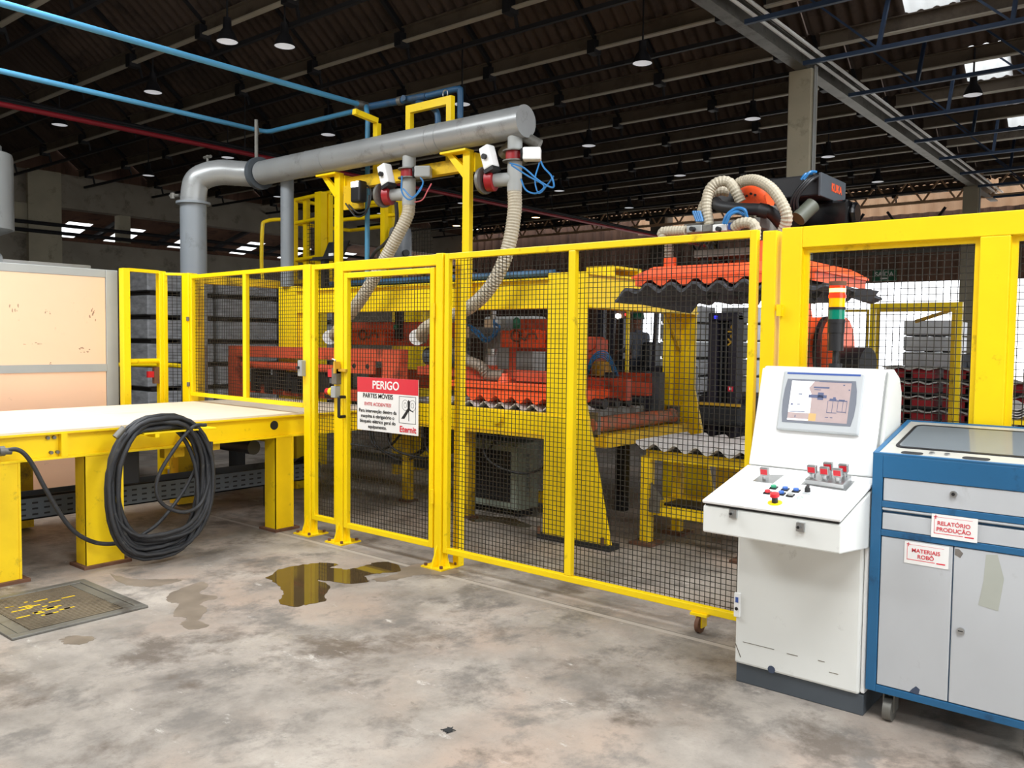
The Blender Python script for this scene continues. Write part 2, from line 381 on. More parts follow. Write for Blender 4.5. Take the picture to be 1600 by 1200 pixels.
for k in range(-5, 13):
    y = zrow(k)
    if k in (-3, 0):
        put('roof_sheet', 'sl2', lambda: sheet_mesh(XL, -9.0, 's'), 'roof_sheet', y, True)
        put('skylight_or_added_pane', 'sk3', lambda: G().wave((-9.0, -1.52, ZB+1.42), (1, 0, 0), (0, 1.52, -1.2), 4.74, 1.937, .177, .02, .003), 'skylight', y, True)  # unseen panes added over the left bay to match the lights below
    else: put('roof_sheet', 'sl', lambda: sheet_mesh(XL, -4.26, 's'), 'roof_sheet', y, True)
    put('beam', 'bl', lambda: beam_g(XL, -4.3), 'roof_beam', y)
    put('beam_flange', 'fl', lambda: flange_g(XL, -4.3), 'roof_flange_bounce', y); put('beam_flange', 'fr', lambda: flange_g(-4.1, XR), 'roof_flange_bounce', y)
    put('rafter', 'rl', lambda: rafters(XL, -4.4), 'roof_steel', y)
    put('truss_chord', 'cl', lambda: lowchord(XL, -4.4), 'roof_steel', y)
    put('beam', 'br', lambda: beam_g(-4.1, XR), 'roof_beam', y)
    put('truss_chord', 'cr', lambda: lowchord_r(-4.1, XR), 'roof_blue', y)
    if k in (5, 7, 9):
        put('roof_sheet', 'sr1', lambda: sheet_mesh(-4.26, -3.06, 's'), 'roof_sheet', y, True)
        put('roof_sheet', 'sr2', lambda: sheet_mesh(-2.44, XR, 's'), 'roof_sheet', y, True)
        put('skylight_or_added_pane', 'sk1', lambda: G().wave((-3.06, -1.52, ZB+1.42), (1, 0, 0), (0, 1.52, -1.2), .62, 1.937, .177, .02, .003), 'skylight', y, True)
    elif k in (-3, 0, 2):   # translucent strips over the aisle, out of the photograph
        put('roof_sheet', 'sr3', lambda: sheet_mesh(-4.26, -1.2, 's'), 'roof_sheet', y, True)
        put('roof_sheet', 'sr4', lambda: sheet_mesh(7.2, XR, 's'), 'roof_sheet', y, True)
        put('skylight_or_added_pane', 'sk2', lambda: G().wave((-1.2, -1.52, ZB+1.42), (1, 0, 0), (0, 1.52, -1.2), 8.4, 1.937, .177, .02, .003), 'skylight', y, True)
    else:
        put('roof_sheet', 'sr', lambda: sheet_mesh(-4.26, XR, 's'), 'roof_sheet', y, True)
# gutter beam down the middle with conduits in white for its reflection lines, and its concrete columns
gt = thing('gutter_beam', (-4.25, 6, 5.1), 'long dark steel gutter beam carried by the concrete columns', None, kind='structure')
obj('steel_section', G().box(-4.33, -4.17, -8, 23.9, 5.17, 5.19).box(-4.26, -4.24, -8, 23.9, 5.19, 5.4).box(-4.33, -4.17, -8, 23.9, 5.4, 5.42), 'steel_dull', gt)
for dx, dz in ((.12, 5.3), (.19, 5.36)):
    obj('conduit', G().tube([(-4.25+dx, -8, dz), (-4.25+dx, 23.8, dz)], .022, 8), 'white_plain', gt, smooth=True)  # white colour stands in for the reflection lines along the gutter beam
for i, y in enumerate((0.5, 11.05, 21.3)):
    c = thing('concrete_column', (-4.26, y, 0), ['pale concrete column by the aisle', 'pale square concrete column rising behind the robot arm', 'far concrete column in front of the bright opening'][i], None, kind='structure')
    obj('shaft', G().box(-4.42, -4.11, y, y+.24, 0, 5.17), 'concrete_pale', c, bevel=.015)
    if i: obj('conduit', G().tube([(-4.09, y+.06, .2), (-4.09, y+.06, 5.2)], .014, 8).tube([(-4.09, y+.12, .2), (-4.09, y+.12, 5.2)], .014, 8), 'grey_light', c, smooth=True)
# ------------------------------------------------------------------ walls
wl = thing('wall_left', (-21.7, 8, 0), 'left concrete wall with a long strip opening', None, kind='structure')
obj('lower_wall', G().box(-22.0, -21.7, -9, 24, 0, 3.98), 'concrete', wl)
obj('lintel_beam', G().box(-22.0, -21.66, -9, 24, 4.69, 5.5), 'concrete', wl)
obj('gable', G().box(-22.0, -21.72, -9, 24, 5.5, 7.2), 'wall_sheet', wl)
obj('sill', G().box(-22.05, -21.62, 9.0, 24, 3.9, 3.98), 'rust', wl)
obj('pier', G().box(-22.0, -21.6, 7.1, 9.05, 3.98, 4.69).box(-21.7, -21.55, 8.3, 9.05, 0, 5.5), 'concrete_pale', wl)
obj('solid_bay', G().box(-22.0, -21.7, -9, 7.1, 3.98, 4.69), 'concrete', wl)
for y in (10.55, 19.5): obj('mullion', G().box(-22.0, -21.72, y, y+.28, 3.98, 4.69), 'concrete_pale', wl)
for z in (4.24, 4.05): obj('conduit', G().tube([(-21.5, 6, z), (-21.5, 24, z)], .045, 8), 'roof_steel', wl, smooth=True)
# neighbouring hall seen through the strip: dark sloping roof with open skylights
nb = thing('neighbour_roof', (-26, 12, 4), 'roof of the next hall with bright skylights, seen through the strip opening', None, kind='structure')
holes = [(10.9, 11.6), (12.5, 13.2), (14.6, 15.2), (16.9, 17.5), (18.9, 19.5), (21, 21.6)]
def nz(x): return 5.6+(x+22.3)*.23
def nslab(x0, x1, y0, y1, t=.04): return [(x0, y0, nz(x0)), (x1, y0, nz(x1)), (x1, y1, nz(x1)), (x0, y1, nz(x0)), (x0, y0, nz(x0)+t), (x1, y0, nz(x1)+t), (x1, y1, nz(x1)+t), (x0, y1, nz(x0)+t)]
ys = [-6]+[q for h in holes for q in h]+[30]; gk = G().hexa(nslab(-29, -26.9, -6, 30)).hexa(nslab(-25.5, -22.2, -6, 30))
for i in range(0, len(ys), 2): gk.hexa(nslab(-26.9, -25.5, ys[i], ys[i+1]))
obj('roof_sheet', gk, 'wall_sheet', nb)
obj('end_sheet', G().box(-29.1, -29, -6, 30, 0, 4.3), 'wall_sheet', nb)
for y0, y1 in holes: obj('skylight_or_added_pane', G().hexa(nslab(-26.9, -25.5, y0, y1, .01)), 'skylight', nb)
for y in (9.5, 12, 14, 16, 18, 20.3): obj('rafter', G().bar((-22.3, y, nz(-22.3)-.1), (-28.9, y, nz(-28.9)-.1), .1, .12), 'roof_steel', nb)
# far wall: brown corrugated cladding over a wide opening to the yard
wb = thing('wall_back', (-9, 24, 0), 'far wall of brown corrugated sheets above a wide bright opening', None, kind='structure')
def clad(x0, x1, z0, z1, y=24.0, m='wall_sheet', name='cladding'):
    return obj(name, G().wave((x0, y, z0), (1, 0, 0), (0, 0, 1), x1-x0, z1-z0, .35, .05, .02, seg=6), m, wb, smooth=True)
clad(-21.7, -14.5, 0, 5.6); clad(-14.5, 9, 3.27, 5.05, name='cladding')
clad(-21.7, 9, 5.05, 7.2, y=24.4, m='sheet_pale', name='eaves_sheet')
obj('door_header', G().box(-14.5, 9, 23.85, 23.95, 4.0, 4.08), 'steel_dull', wb)
g = G(); zt, zb_ = 5.75, 5.2; g.bar((-21.5, 23.2, zt), (9, 23.2, zt), .07); g.bar((-21.5, 23.2, zb_), (9, 23.2, zb_), .07)
x = -21.3; s = 0
while x < 9: g.bar((x, 23.2, zb_ if s % 2 else zt), (x+.38, 23.2, zt if s % 2 else zb_), .04); x += .38; s += 1
obj('lattice_girder', g, 'sheet_pale', wb)
for x in (-13.6, -8.6): obj('cladding_post', G().box(x, x+.5, 23.3, 23.8, 0 if x < -14 else 3.3, 5.6), 'steel_dull', wb)
for x0 in (-12, -8, -6): obj('knee_brace', G().bar((x0, 23.7, 4.1), (x0-.7, 23.7, 5.1), .06).bar((x0, 23.7, 4.1), (x0+.7, 23.7, 5.1), .06), 'roof_steel', wb)
obj('wall_front', G().box(-21.7, 9, -9.2, -9, 0, 7), 'concrete', kind='structure', label='concrete wall behind the photographer')
obj('wall_right', G().box(9, 9.2, 6, 24, 0, 5.6).box(9, 9.2, -9, -4, 0, 5.6).box(9, 9.2, -4, 6, 4, 5.6), 'concrete', kind='structure', label='concrete wall on the right, outside the photograph')
# ------------------------------------------------------------------ hanging lamps
def lamp(x, y, lab, lit=False):
    t = thing('pendant_lamp', (x, y, 5.0), lab, 'lamp', 'bell lamps hanging under the roof')
    obj('shade', G().lathe([(.0, .27), (.045, .27), (.05, .15), (.08, .11), (.125, .0), (.12, .0), (.07, .11), (.0, .13)], (x, y, 5.0), n=18), 'roof_steel', t, smooth=True)
    obj('reflector_glow', G().lathe([(.119, .004), (.075, .05), (.0, .07)], (x, y, 5.0), n=18), 'lamp_warm' if lit else 'reflector_glow', t, smooth=True)
    k = math.ceil((y-P0)/DY); f = (zrow(k)-y)/1.52; zt = ZB+.2+min(1.0, f)*1.2 if f < 1.0 else ZB+.9
    obj('stem', G().cyl((x, y, 5.25), (x, y, zt), .012, 8), 'roof_steel', t)
LX = {-5.5: 'first', -8.5: 'second', -11.55: 'third', -14.55: 'fourth', -17.55: 'fifth'}
LY = {6.1: 'nearest', 9.15: 'second', 12.4: 'third', 15.7: 'fourth', 18.7: 'fifth'}
for x, a in LX.items():
    for y, b in LY.items():
        if (x, y) in ((-17.55, 6.1), (-5.5, 6.1)): continue
        lit = (x, y) in ((-14.55, 18.7), (-17.55, 18.7))
        lamp(x, y, ('lit warm ' if lit else 'faintly glowing ')+'bell lamp, %s from the concrete column in the %s lamp row' % (a, b), lit)
lamp(-2.62, 13.0, 'faintly glowing bell lamp hanging before a bright skylight right of the column')
lamp(-8.9, 5.6, 'small faintly glowing lamp close beside the nearest bell lamp')
# ------------------------------------------------------------------ floor grate, puddle, damp patches
gr = thing('floor_grate', (-5.18, 2.09, 0), 'rusty steel drain grate let into the floor', 'grate')
obj('pit', G().box(-5.58, -4.79, 1.74, 2.44, .0005, .002), 'black_matt', gr)
for n, b in (('frame_side', (-5.61, -5.55, 1.72, 2.46)), ('frame_side', (-4.83, -4.77, 1.72, 2.46)), ('frame_end', (-5.55, -4.83, 1.72, 1.77)), ('frame_end', (-5.55, -4.83, 2.41, 2.46))):
    obj(n, G().box(*b, 0, .014), 'steel_dull', gr, bevel=.003)
for y in (1.775, 2.345): obj('end_plate', G().box(-5.54, -4.84, y, y+.06, .003, .011), 'steel_dull', gr)
g = G(); x = -5.54
while x < -4.85: g.box(x, x+.016, 1.84, 2.34, .003, .012); x += .027
mat('grate_steel', (112, 100, 82), .6, metal=.2, var=.2, dirt=(70, 60, 48), dirt_amt=.3)
obj('grate_bars', g, 'grate_steel', gr, kind='stuff')
g = G(); rnd = random.Random(6)
for i in range(22):
    x = -5.54+.027*rnd.randint(6, 18); y = 2.02+rnd.gauss(0, .07); g.box(x, x+.016, y, y+rnd.uniform(.02, .09), .0121, .0125)
obj('paint_traces', g, 'yellow_matt', gr, kind='stuff')
def pool(name, px, m, h, lab, cat, jit=.006):
    pts = [aZ(x, y) for x, y in px]; rr_ = random.Random(len(px)); pts = spline(pts+[pts[0]], 6)[:-1]
    pts = [p+V((rr_.gauss(0, jit), rr_.gauss(0, jit), 0)) for p in pts]
    n = len(pts); g = G().add([V((p.x, p.y, h)) for p in pts]+[V((p.x, p.y, 0)) for p in pts], [(i, n+i, n+(i+1) % n, (i+1) % n) for i in range(n)])
    for t in tessellate_polygon([[V((p.x, p.y, 0)) for p in pts]]): g.f.append(t if (pts[t[1]]-pts[t[0]]).cross(pts[t[2]]-pts[t[0]]).z > 0 else t[::-1])
    return obj(name, g, m, label=lab, cat=cat)
mat('water', (74, 60, 40), .05, var=.12, spec=.45)
mat('damp', (124, 112, 99), .45, var=.25, vs=5)
def cr0(l): return [(x/2.963, 800+y/2.963) for x, y in l]
pool('puddle', cr0([(1230, 305), (1310, 262), (1400, 245), (1500, 235), (1565, 244), (1530, 258), (1605, 266), (1640, 262), (1690, 248), (1760, 232), (1830, 240), (1850, 275), (1740, 285), (1690, 300), (1700, 325), (1600, 331), (1470, 312), (1528, 345), (1500, 388), (1512, 410), (1430, 428), (1375, 440), (1330, 432), (1290, 420), (1312, 380), (1290, 340)]), 'water', .002, 'brown water puddle on the concrete before the gate', 'puddle')
pool('damp_patch', cr0([(1850, 262), (1940, 240), (2010, 236), (2090, 252), (2130, 280), (2060, 292), (1960, 290), (1900, 300), (1840, 310), (1760, 325), (1730, 310), (1830, 290)]), 'damp', .0012, 'damp brown patch around the gate post foot', 'stain')
pool('damp_patch', cr0([(780, 380), (850, 350), (930, 325), (965, 340), (925, 375), (1010, 395), (930, 420), (960, 450), (925, 500), (960, 530), (880, 545), (840, 520), (860, 490), (800, 480), (830, 430), (770, 410)]), 'damp', .0012, 'dried brown spill between grate and puddle', 'stain')
pool('damp_patch', cr0([(500, 285), (560, 300), (640, 315), (800, 310), (830, 320), (720, 345), (640, 345), (560, 330)]), 'damp', .0012, 'long damp streak in front of the hose coil', 'stain')
pool('damp_patch', cr0([(280, 590), (330, 575), (420, 575), (435, 590), (380, 612), (300, 612)]), 'damp', .0012, 'small round oil spot before the grate', 'stain')
pool('rubber_scrap', [(692, 1140), (700, 1137), (709, 1140), (704, 1145), (694, 1144)], 'black_matt', .003, 'small black scrap lying on the open floor', 'scrap')
# ------------------------------------------------------------------ conveyor table
cv = thing('conveyor_table', (-6.7, 2.6, 0), 'long yellow conveyor table with a cream belt', 'conveyor')
BX0, BX1, BZ = -7.58, -5.88, .975
obj('belt', G().box(BX0, BX1, -1.5, 5.25, BZ-.03, BZ), 'belt', cv, bevel=.004)
def ibeam(g, xa, s, y0, y1, z0, z1): # web at xa, flanges reach out by s
    g.box(min(xa, xa+.012*s), max(xa, xa+.012*s), y0, y1, z0, z1)
    for za, zb2 in ((z0, z0+.014), (z1-.014, z1)): g.box(min(xa, xa+.06*s), max(xa, xa+.06*s), y0, y1, za, zb2)
    return g
obj('side_beam', ibeam(G(), -5.935, 1, -1.5, 5.2, .778, .958), 'yellow', cv)
obj('side_beam', ibeam(G(), -7.53, -1, -1.5, 5.2, .778, .958), 'yellow_matt', cv)
p = aX(98, 690, -5.9); obj('stiffener', G().box(-5.93, -5.872, p.y-.02, p.y+.02, .79, .946), 'yellow', cv)
for yy in (p.y-.09, p.y-.05):
    obj('bolt', G().cyl((-5.925, yy, .92), (-5.9, yy, .92), .012, 8), 'steel_dull', cv); obj('bolt', G().cyl((-5.925, yy+.02, .82), (-5.9, yy+.02, .82), .012, 8), 'steel_dull', cv)
p = aX(428.5, 664.5, -5.92); obj('access_hole', G().cyl((-5.93, p.y, p.z), (-5.917, p.y, p.z), .037, 20), 'black_matt', cv)
for y0, y1, xx in ((1.8, 2.19, -5.88), (2.6, 2.86, -5.88), (4.13, 4.3, -5.88), (-.6, -.3, -5.88)):
    obj('leg', G().box(xx-.16, xx, y0, y0+.015, .02, .778).box(xx-.02, xx-.005, y0, y1, .02, .778).box(xx-.16, xx, y1-.015, y1, .02, .778), 'yellow_worn', cv)
    obj('foot_plate', G().box(xx-.2, xx+.03, y0-.03, y1+.04, 0, .02), 'rust', cv)
    obj('leg', G().box(-7.58, -7.42, y0, y1, .02, .778), 'yellow_matt', cv)
for y in (.6, 2.0, 2.75, 3.6, 4.2): obj('cross_member', G().box(-7.5, -5.95, y, y+.06, .72, .778), 'yellow_matt', cv)
for yy in (2.95, 3.3): obj('hose_bracket_arm', G().box(-5.875, -5.6, yy, yy+.03, .9, .925), 'yellow', cv)
obj('hose_bracket', G().box(-5.72, -5.6, 2.87, 3.42, .925, .937), 'yellow', cv, bevel=.003)
obj('drive_motor', G().box(-6.25, -6.02, 2.72, 3.05, .52, .77), 'black', cv, bevel=.01)
obj('bearing_bracket', G().box(-6.05, -5.98, 3.22, 3.38, .69, .778).cyl((-5.975, 3.3, .71), (-5.96, 3.3, .71), .02, 12), 'yellow_matt', cv)
obj('idler_drum', G().cyl((-7.45, 4.0, .7), (-6.0, 4.0, .7), .06, 16), 'black', cv, smooth=True)
# cable tray on the floor side, perforated
ct = thing('cable_tray', (-6.6, 2.4, 0), 'grey perforated cable tray running under the conveyor', 'cable tray')
q0 = aX(30, 782, -6.55); q1 = aX(452, 727, -6.55); z1 = (q0.z+q1.z)/2; z0 = z1-.155
obj('side', G().box(-6.56, -6.55, -.5, 5.1, z0, z1).box(-6.9, -6.55, -.5, 5.1, z0, z0+.01), 'tray_steel', ct)
obj('side', G().box(-6.9, -6.89, -.5, 5.1, z0, z1), 'tray_steel', ct)
g = G(); y = .3
while y < 5.0:
    for r in range(3): g.box(-6.5502, -6.5488, y, y+.04, z0+.03+.042*r, z0+.043+.042*r)
    y += .082
obj('slots', g, 'black_matt', ct, kind='stuff')
for y in (1.2, 3.1, 4.7): obj('support', G().box(-6.9, -6.56, y, y+.06, 0, z0), 'tray_steel', ct)
g = G()
for i in range(4): g.tube(spline([(-6.62-.06*i, -.4, z0+.04), (-6.64-.05*i, 1.8, z0+.06+.02*i), (-6.6-.07*i, 4.6, z0+.1), (-6.5-.05*i, 5.0, z0+.2)]), .016, 6)
obj('cables', g, 'cable', ct, smooth=True)
# ------------------------------------------------------------------ hose coil
hz = thing('hose_coil', (-5.66, 3.0, .94), 'thick black rubber hose coiled over the conveyor bracket', 'hose')
rnd = random.Random(4); pts = []; NL = 15
prm = [(3.015+rnd.uniform(-.03, .02), rnd.uniform(.3, .41), .962+.014*(i % 7), [.03, .06, .1, .04, .16, .08, .22, .13, .3, .05, .18, .04, .12, .26, .07, .03][i], -5.66+rnd.uniform(-.045, .05)) for i in range(NL+1)]
for i in range(NL):
    for k in range(30):
        u = k/30; A, B = prm[i], prm[i+1]; yc, a, zt, zb, xx = [A[j]*(1-u)+B[j]*u for j in range(5)]
        t = 2*math.pi*u+math.pi/2; zc = (zt+zb)/2; hh = (zt-zb)/2
        cy, sz = math.cos(t), math.sin(t)
        yy = yc+a*math.copysign(abs(cy)**.66, cy)*(1.0 if sz < .3 else 1-.16*(sz-.3)); zz = zc+hh*math.copysign(abs(sz)**.9, sz)
        pts.append(V((xx+.03*math.sin(t*1.5+i), yy, zz)))
obj('coil', G().tube(pts, .0155, 9), 'black_rubber', hz, smooth=True)
obj('inner_loop', G().tube(spline([aX(322, 664, -5.6), aX(300, 668, -5.6), aX(270, 705, -5.59), aX(247, 745, -5.6), aX(246, 775, -5.6), aX(262, 793, -5.61), aX(290, 800, -5.6), aX(315, 785, -5.62), aX(328, 740, -5.63), aX(330, 690, -5.64)], 8), .0135, 9), 'black_rubber', hz, smooth=True)
obj('trailing_end', G().tube(spline([aX(312, 720, -5.72), aX(285, 770, -5.75), aX(250, 815, -5.74), aX(222, 836, -5.72)], 8), .013, 8), 'black_rubber', hz, smooth=True)
obj('supply_run', G().tube(spline([aX(8, 705, -5.83), aX(24, 702, -5.81), aX(38, 709, -5.79), aX(52, 728, -5.78), aX(70, 762, -5.77), aX(88, 793, -5.77), aX(105, 818, -5.77), aX(125, 837, -5.78), aX(155, 849, -5.8), aX(190, 848, -5.76), aX(215, 838, -5.7)], 8), .0145, 9), 'black_rubber', hz, smooth=True)
p = aX(4, 706, -5.83); obj('coupling', G().cyl((-5.83, p.y-.12, p.z+.01), (-5.83, p.y+.05, p.z), .022, 12).cyl((-5.83, p.y-.02, p.z+.005), (-5.83, p.y+.01, p.z+.005), .032, 12), 'steel_dull', hz, smooth=True)
p = aX(187, 676, -5.62); obj('clamp', G().cyl(p-V((0, .03, .03)), p+V((0, .03, .03)), .022, 10), 'steel_dull', hz, smooth=True)
# ------------------------------------------------------------------ fence
FY = 4.25
def mesh_g(x0, x1, z0, z1, y, pitch=.031, w=.0034, y1=None):
    g = G(); n = max(1, round((x1-x0)/pitch)); y1 = y if y1 is None else y1
    def yy(x): return y+(y1-y)*(x-x0)/(x1-x0)
    for i in range(1, n):
        x = x0+(x1-x0)*i/n; jx = random.uniform(-.001, .001); g.bar((x+jx, yy(x), z0), (x-jx, yy(x), z1), w)
    n = max(1, round((z1-z0)/pitch))
    for i in range(1, n):
        z = z0+(z1-z0)*i/n; j = random.uniform(-.0015, .0015); g.bar((x0, y+.003, z+j), (x1, y1+.003, z-j), w)
    return g
def frame(t, x0, x1, z0, z1, y, w=.04, d=.04, m='yellow', y1=None):
    y1 = y if y1 is None else y1
    obj('stile', G().box(x0, x0+w, y-d/2, y+d/2, z0, z1), m, t, bevel=.004); obj('stile', G().box(x1-w, x1, y1-d/2, y1+d/2, z0, z1), m, t, bevel=.004)
    for z in (z0+w/2, z1-w/2): obj('rail', G().bar((x0+w, y, z), (x1-w, y1, z), d, w), m, t, bevel=.004)
FEN = thing('safety_fence', (-5.0, 4.28, 0), 'yellow safety fence of posts and black mesh panels around the machine', 'fence')
def post(x0, x1, y0, y1, z1, foot=True):
    xc, yc = (x0+x1)/2, (y0+y1)/2
    t = obj('post', G().box(x0, x1, y0, y1, .0, z1), 'yellow', FEN, bevel=.005)
    if foot:
        obj('base_plate', G().box(xc-.1, xc+.1, yc-.1, yc+.1, 0, .012), 'yellow_worn', t)
        for s in (-1, 1):
            xa = x0 if s < 0 else x1
            obj('gusset', G().prism([(xa, .012), (xa+s*.055, .012), (xa, .16)], 'y', yc-.005, yc+.005), 'yellow', t)
        obj('gusset', G().prism([(y0, .012), (y0-.055, .012), (y0, .16)], 'x', xc-.005, xc+.005), 'yellow', t)
        for sx in (-1, 1):
            for sy in (-1, 1): obj('bolt', G().cyl((xc+.075*sx, yc+.075*sy, .01), (xc+.075*sx, yc+.075*sy, .03), .012, 8), 'rust', t)
    return t
post(-5.66, -5.58, 4.24, 4.32, 2.19)
post(-5.245, -5.16, 4.23, 4.31, 2.19)
post(-4.155, -4.09, 4.22, 4.3, 2.195)
post(-4.075, -4.02, 4.33, 4.39, 2.19, foot=False)
post(-1.81, -1.735, 4.24, 4.33, 2.18, foot=False)
post(-7.9, -7.82, 3.82, 3.89, 2.23, foot=False)
post(-7.94, -7.87, 4.2, 4.27, 2.23, foot=False)
post(-7.71, -7.59, 4.34, 4.44, 2.21, foot=False)
def panel(lab, x0, x1, z0, z1, y, mids=(), w=.04, y1=None, gate=False, pitch=.031):
    yb = y if y1 is None else y1; d = .04
    if gate:
        t = thing('mesh_gate', ((x0+x1)/2, y, z0), lab, 'gate'); frame(t, x0, x1, z0, z1, y, w, y1=y1)
    else:
        g = G().box(x0, x0+w, y-d/2, y+d/2, z0, z1).box(x1-w, x1, yb-d/2, yb+d/2, z0, z1)
        for z in (z0+w/2, z1-w/2): g.bar((x0+w, y, z), (x1-w, yb, z), d, w)
        t = obj('mesh_panel', g, 'yellow', FEN, bevel=.003)
    for x in mids:
        yy = y+(yb-y)*(x-x0)/(x1-x0); obj('mid_stile', G().box(x-.025, x+.025, yy-.02, yy+.02, z0+w, z1-w), 'yellow', t, bevel=.004)
    obj('wire_mesh', mesh_g(x0+.02, x1-.02, z0+.02, z1-.02, y+.022, pitch, y1=None if y1 is None else y1+.022), 'wire', t, kind='stuff')
    return t
sp = panel('mesh swing gate hanging above the conveyor belt', -7.585, -5.665, 1.03, 2.19, 4.37, (-6.6,), y1=4.28, w=.036, gate=True)
for z in (1.12, 1.75): obj('hinge', G().cyl((-7.6, 4.34, z), (-7.6, 4.34, z+.04), .015, 8), 'steel_dull', sp)
panel('narrow tall mesh panel between conveyor post and gate post', -5.575, -5.25, .13, 2.185, 4.27)
t = panel('narrow mesh panel left of the swing panel', -7.868, -7.715, .3, 2.215, 4.25, y1=4.38, w=.025)
obj('top_rail', G().bar((-7.87, 3.89, 2.22), (-7.9, 4.2, 2.22), .05, .03), 'yellow', FEN); obj('tube_rail', G().cyl((-7.86, 3.89, 1.36), (-7.9, 4.2, 1.36), .024, 12), 'yellow', FEN)
obj('gate_header', G().box(-5.16, -4.155, 4.23, 4.29, 2.115, 2.19), 'yellow', FEN, bevel=.005)
gate = panel('narrow mesh gate with the red danger sign', -5.145, -4.175, .13, 2.1, 4.245, gate=True)
obj('handle', G().tube(spline([(-5.125, 4.225, 1.15), (-5.125, 4.17, 1.15), (-5.125, 4.165, 1.13), (-5.125, 4.165, 1.02), (-5.125, 4.17, 1.0), (-5.125, 4.225, 1.0)], 5), .012, 8), 'black', gate, smooth=True)
for z in (.45, 1.75): obj('hinge', G().cyl((-4.165, 4.21, z), (-4.165, 4.21, z+.1), .012, 8), 'yellow', gate)
obj('latch', G().box(-5.2, -5.09, 4.2, 4.222, 1.345, 1.365).box(-5.2, -5.18, 4.17, 4.222, 1.33, 1.42), 'gold', gate)
big = panel('wide rolling mesh gate in front of the machine', -4.08, -1.835, .11, 2.19, 4.25, (-3.01,), gate=True)
cx = -2.11
cs = obj('caster', G().box(cx-.05, cx+.05, 4.21, 4.29, .096, .11).box(cx-.02, cx-.012, 4.22, 4.28, .03, .1).box(cx+.012, cx+.02, 4.22, 4.28, .03, .1), 'yellow', big)
obj('wheel', G().cyl((cx-.011, 4.235, .048), (cx+.011, 4.235, .048), .048, 20), 'rust', cs, smooth=True)
# heavy frame right of the console
fr = thing('heavy_mesh_screen', (-.7, FY, 0), 'heavy wide yellow framed mesh screen behind console and cabinet', 'screen')
for x0, x1 in ((-1.712, -1.605), (-.805, -.685), (.3, .42)): obj('stile', G().box(x0, x1, 4.25, 4.31, 0, 2.19 if x0 != -.805 else 2.085), 'yellow', fr, bevel=.005)
obj('rail', G().box(-1.605, .3, 4.25, 4.31, 2.085, 2.19), 'yellow', fr, bevel=.004); obj('rail', G().box(-1.605, .3, 4.25, 4.31, .1, .2), 'yellow', fr)
for x0, x1 in ((-1.605, -.805), (-.685, .3)):
    obj('inner_frame', G().box(x0, x0+.025, 4.285, 4.3, .2, 2.085).box(x1-.025, x1, 4.285, 4.3, .2, 2.085).box(x0+.025, x1-.025, 4.285, 4.3, 2.06, 2.085), 'yellow', fr)
    obj('wire_mesh', mesh_g(x0, x1, .2, 2.085, 4.305), 'wire', fr, kind='stuff')
obj('hook', G().cyl((-1.735, 4.27, 1.78), (-1.7, 4.24, 1.78), .012, 8).box(-1.72, -1.695, 4.225, 4.25, 1.74, 1.8), 'yellow', fr)
# small devices on the posts
t = thing('switch_box', (-5.66, 4.2, 1.3), 'small grey key switch box on the conveyor post', 'switch')
obj('case', G().box(-5.69, -5.635, 4.2, 4.245, 1.29, 1.42), 'grey_light', t, bevel=.006); obj('key_barrel', G().cyl((-5.672, 4.2, 1.36), (-5.672, 4.18, 1.36), .012, 10), 'black', t)
t = thing('emergency_stop', (-5.25, 4.2, 1.1), 'red mushroom emergency stop in a yellow ring on the gate post', 'switch')
obj('box', G().box(-5.245, -5.19, 4.18, 4.235, 1.14, 1.23), 'grey_light', t, bevel=.005); obj('ring', G().cyl((-5.245, 4.205, 1.185), (-5.275, 4.205, 1.185), .032, 14), 'yellow', t); obj('mushroom', G().cyl((-5.275, 4.205, 1.185), (-5.32, 4.205, 1.185), .026, 14), 'button_red', t, smooth=True)
t = thing('interlock_switch', (-5.24, 4.2, 1.25), 'grey and red interlock switch above the emergency stop', 'switch')
obj('body', G().box(-5.235, -5.18, 4.18, 4.235, 1.245, 1.37), 'steel_dull', t, bevel=.005); obj('red_cover', G().box(-5.285, -5.237, 4.185, 4.225, 1.3, 1.36), 'button_red', t); obj('lower_block', G().box(-5.27, -5.237, 4.19, 4.22, 1.25, 1.29), 'grey_dark', t); obj('lever', G().tube([(-5.21, 4.2, 1.37), (-5.21, 4.2, 1.43), (-5.25, 4.2, 1.44)], .006, 6), 'steel', t)
t = thing('padlock', (-7.9, 4.18, 1.14), 'small red lock on the post behind the belt', 'lock')
obj('body', G().box(-7.925, -7.88, 4.15, 4.2, 1.14, 1.3), 'rust', t); obj('red_lever', G().box(-7.92, -7.89, 4.09, 4.15, 1.2, 1.26), 'button_red', t)
# ------------------------------------------------------------------ danger sign
sg = thing('warning_sign', (-4.64, 4.215, .914), 'white sign headed PERIGO hanging on the mesh gate', 'sign')
x0, x1, z0, z1, yy = -4.965, -4.31, .914, 1.312, 4.212
obj('board', G().box(x0, x1, yy, yy+.004, z0, z1), 'sign_white', sg); obj('header', G().box(x0, x1, yy-.001, yy, z1-.112, z1), 'sign_red', sg)
EX, EZ = (1, 0, 0), (0, 0, 1)
def st(s, u, v, size, m, b=0.0): return text('lettering', s, (x0+(x1-x0)*u, yy, z0+(z1-z0)*v), EX, EZ, size, m, sg, bold=b)
st('PERIGO', .48, .858, .085, 'sign_white', .0016); st('PARTES MÓVEIS', .35, .655, .047, 'ink', .0004); st('EVITE ACIDENTES!', .35, .5, .036, 'ink_red')
for i, s in enumerate(('Para intervenção dentro da', 'maquina é obrigatório o', 'bloqueio elétrico geral do', 'equipamento.')): st(s, .345, .372-.098*i, .0375, 'ink', .0003)
st('Eternit', .84, .09, .062, 'sign_red', .0012)
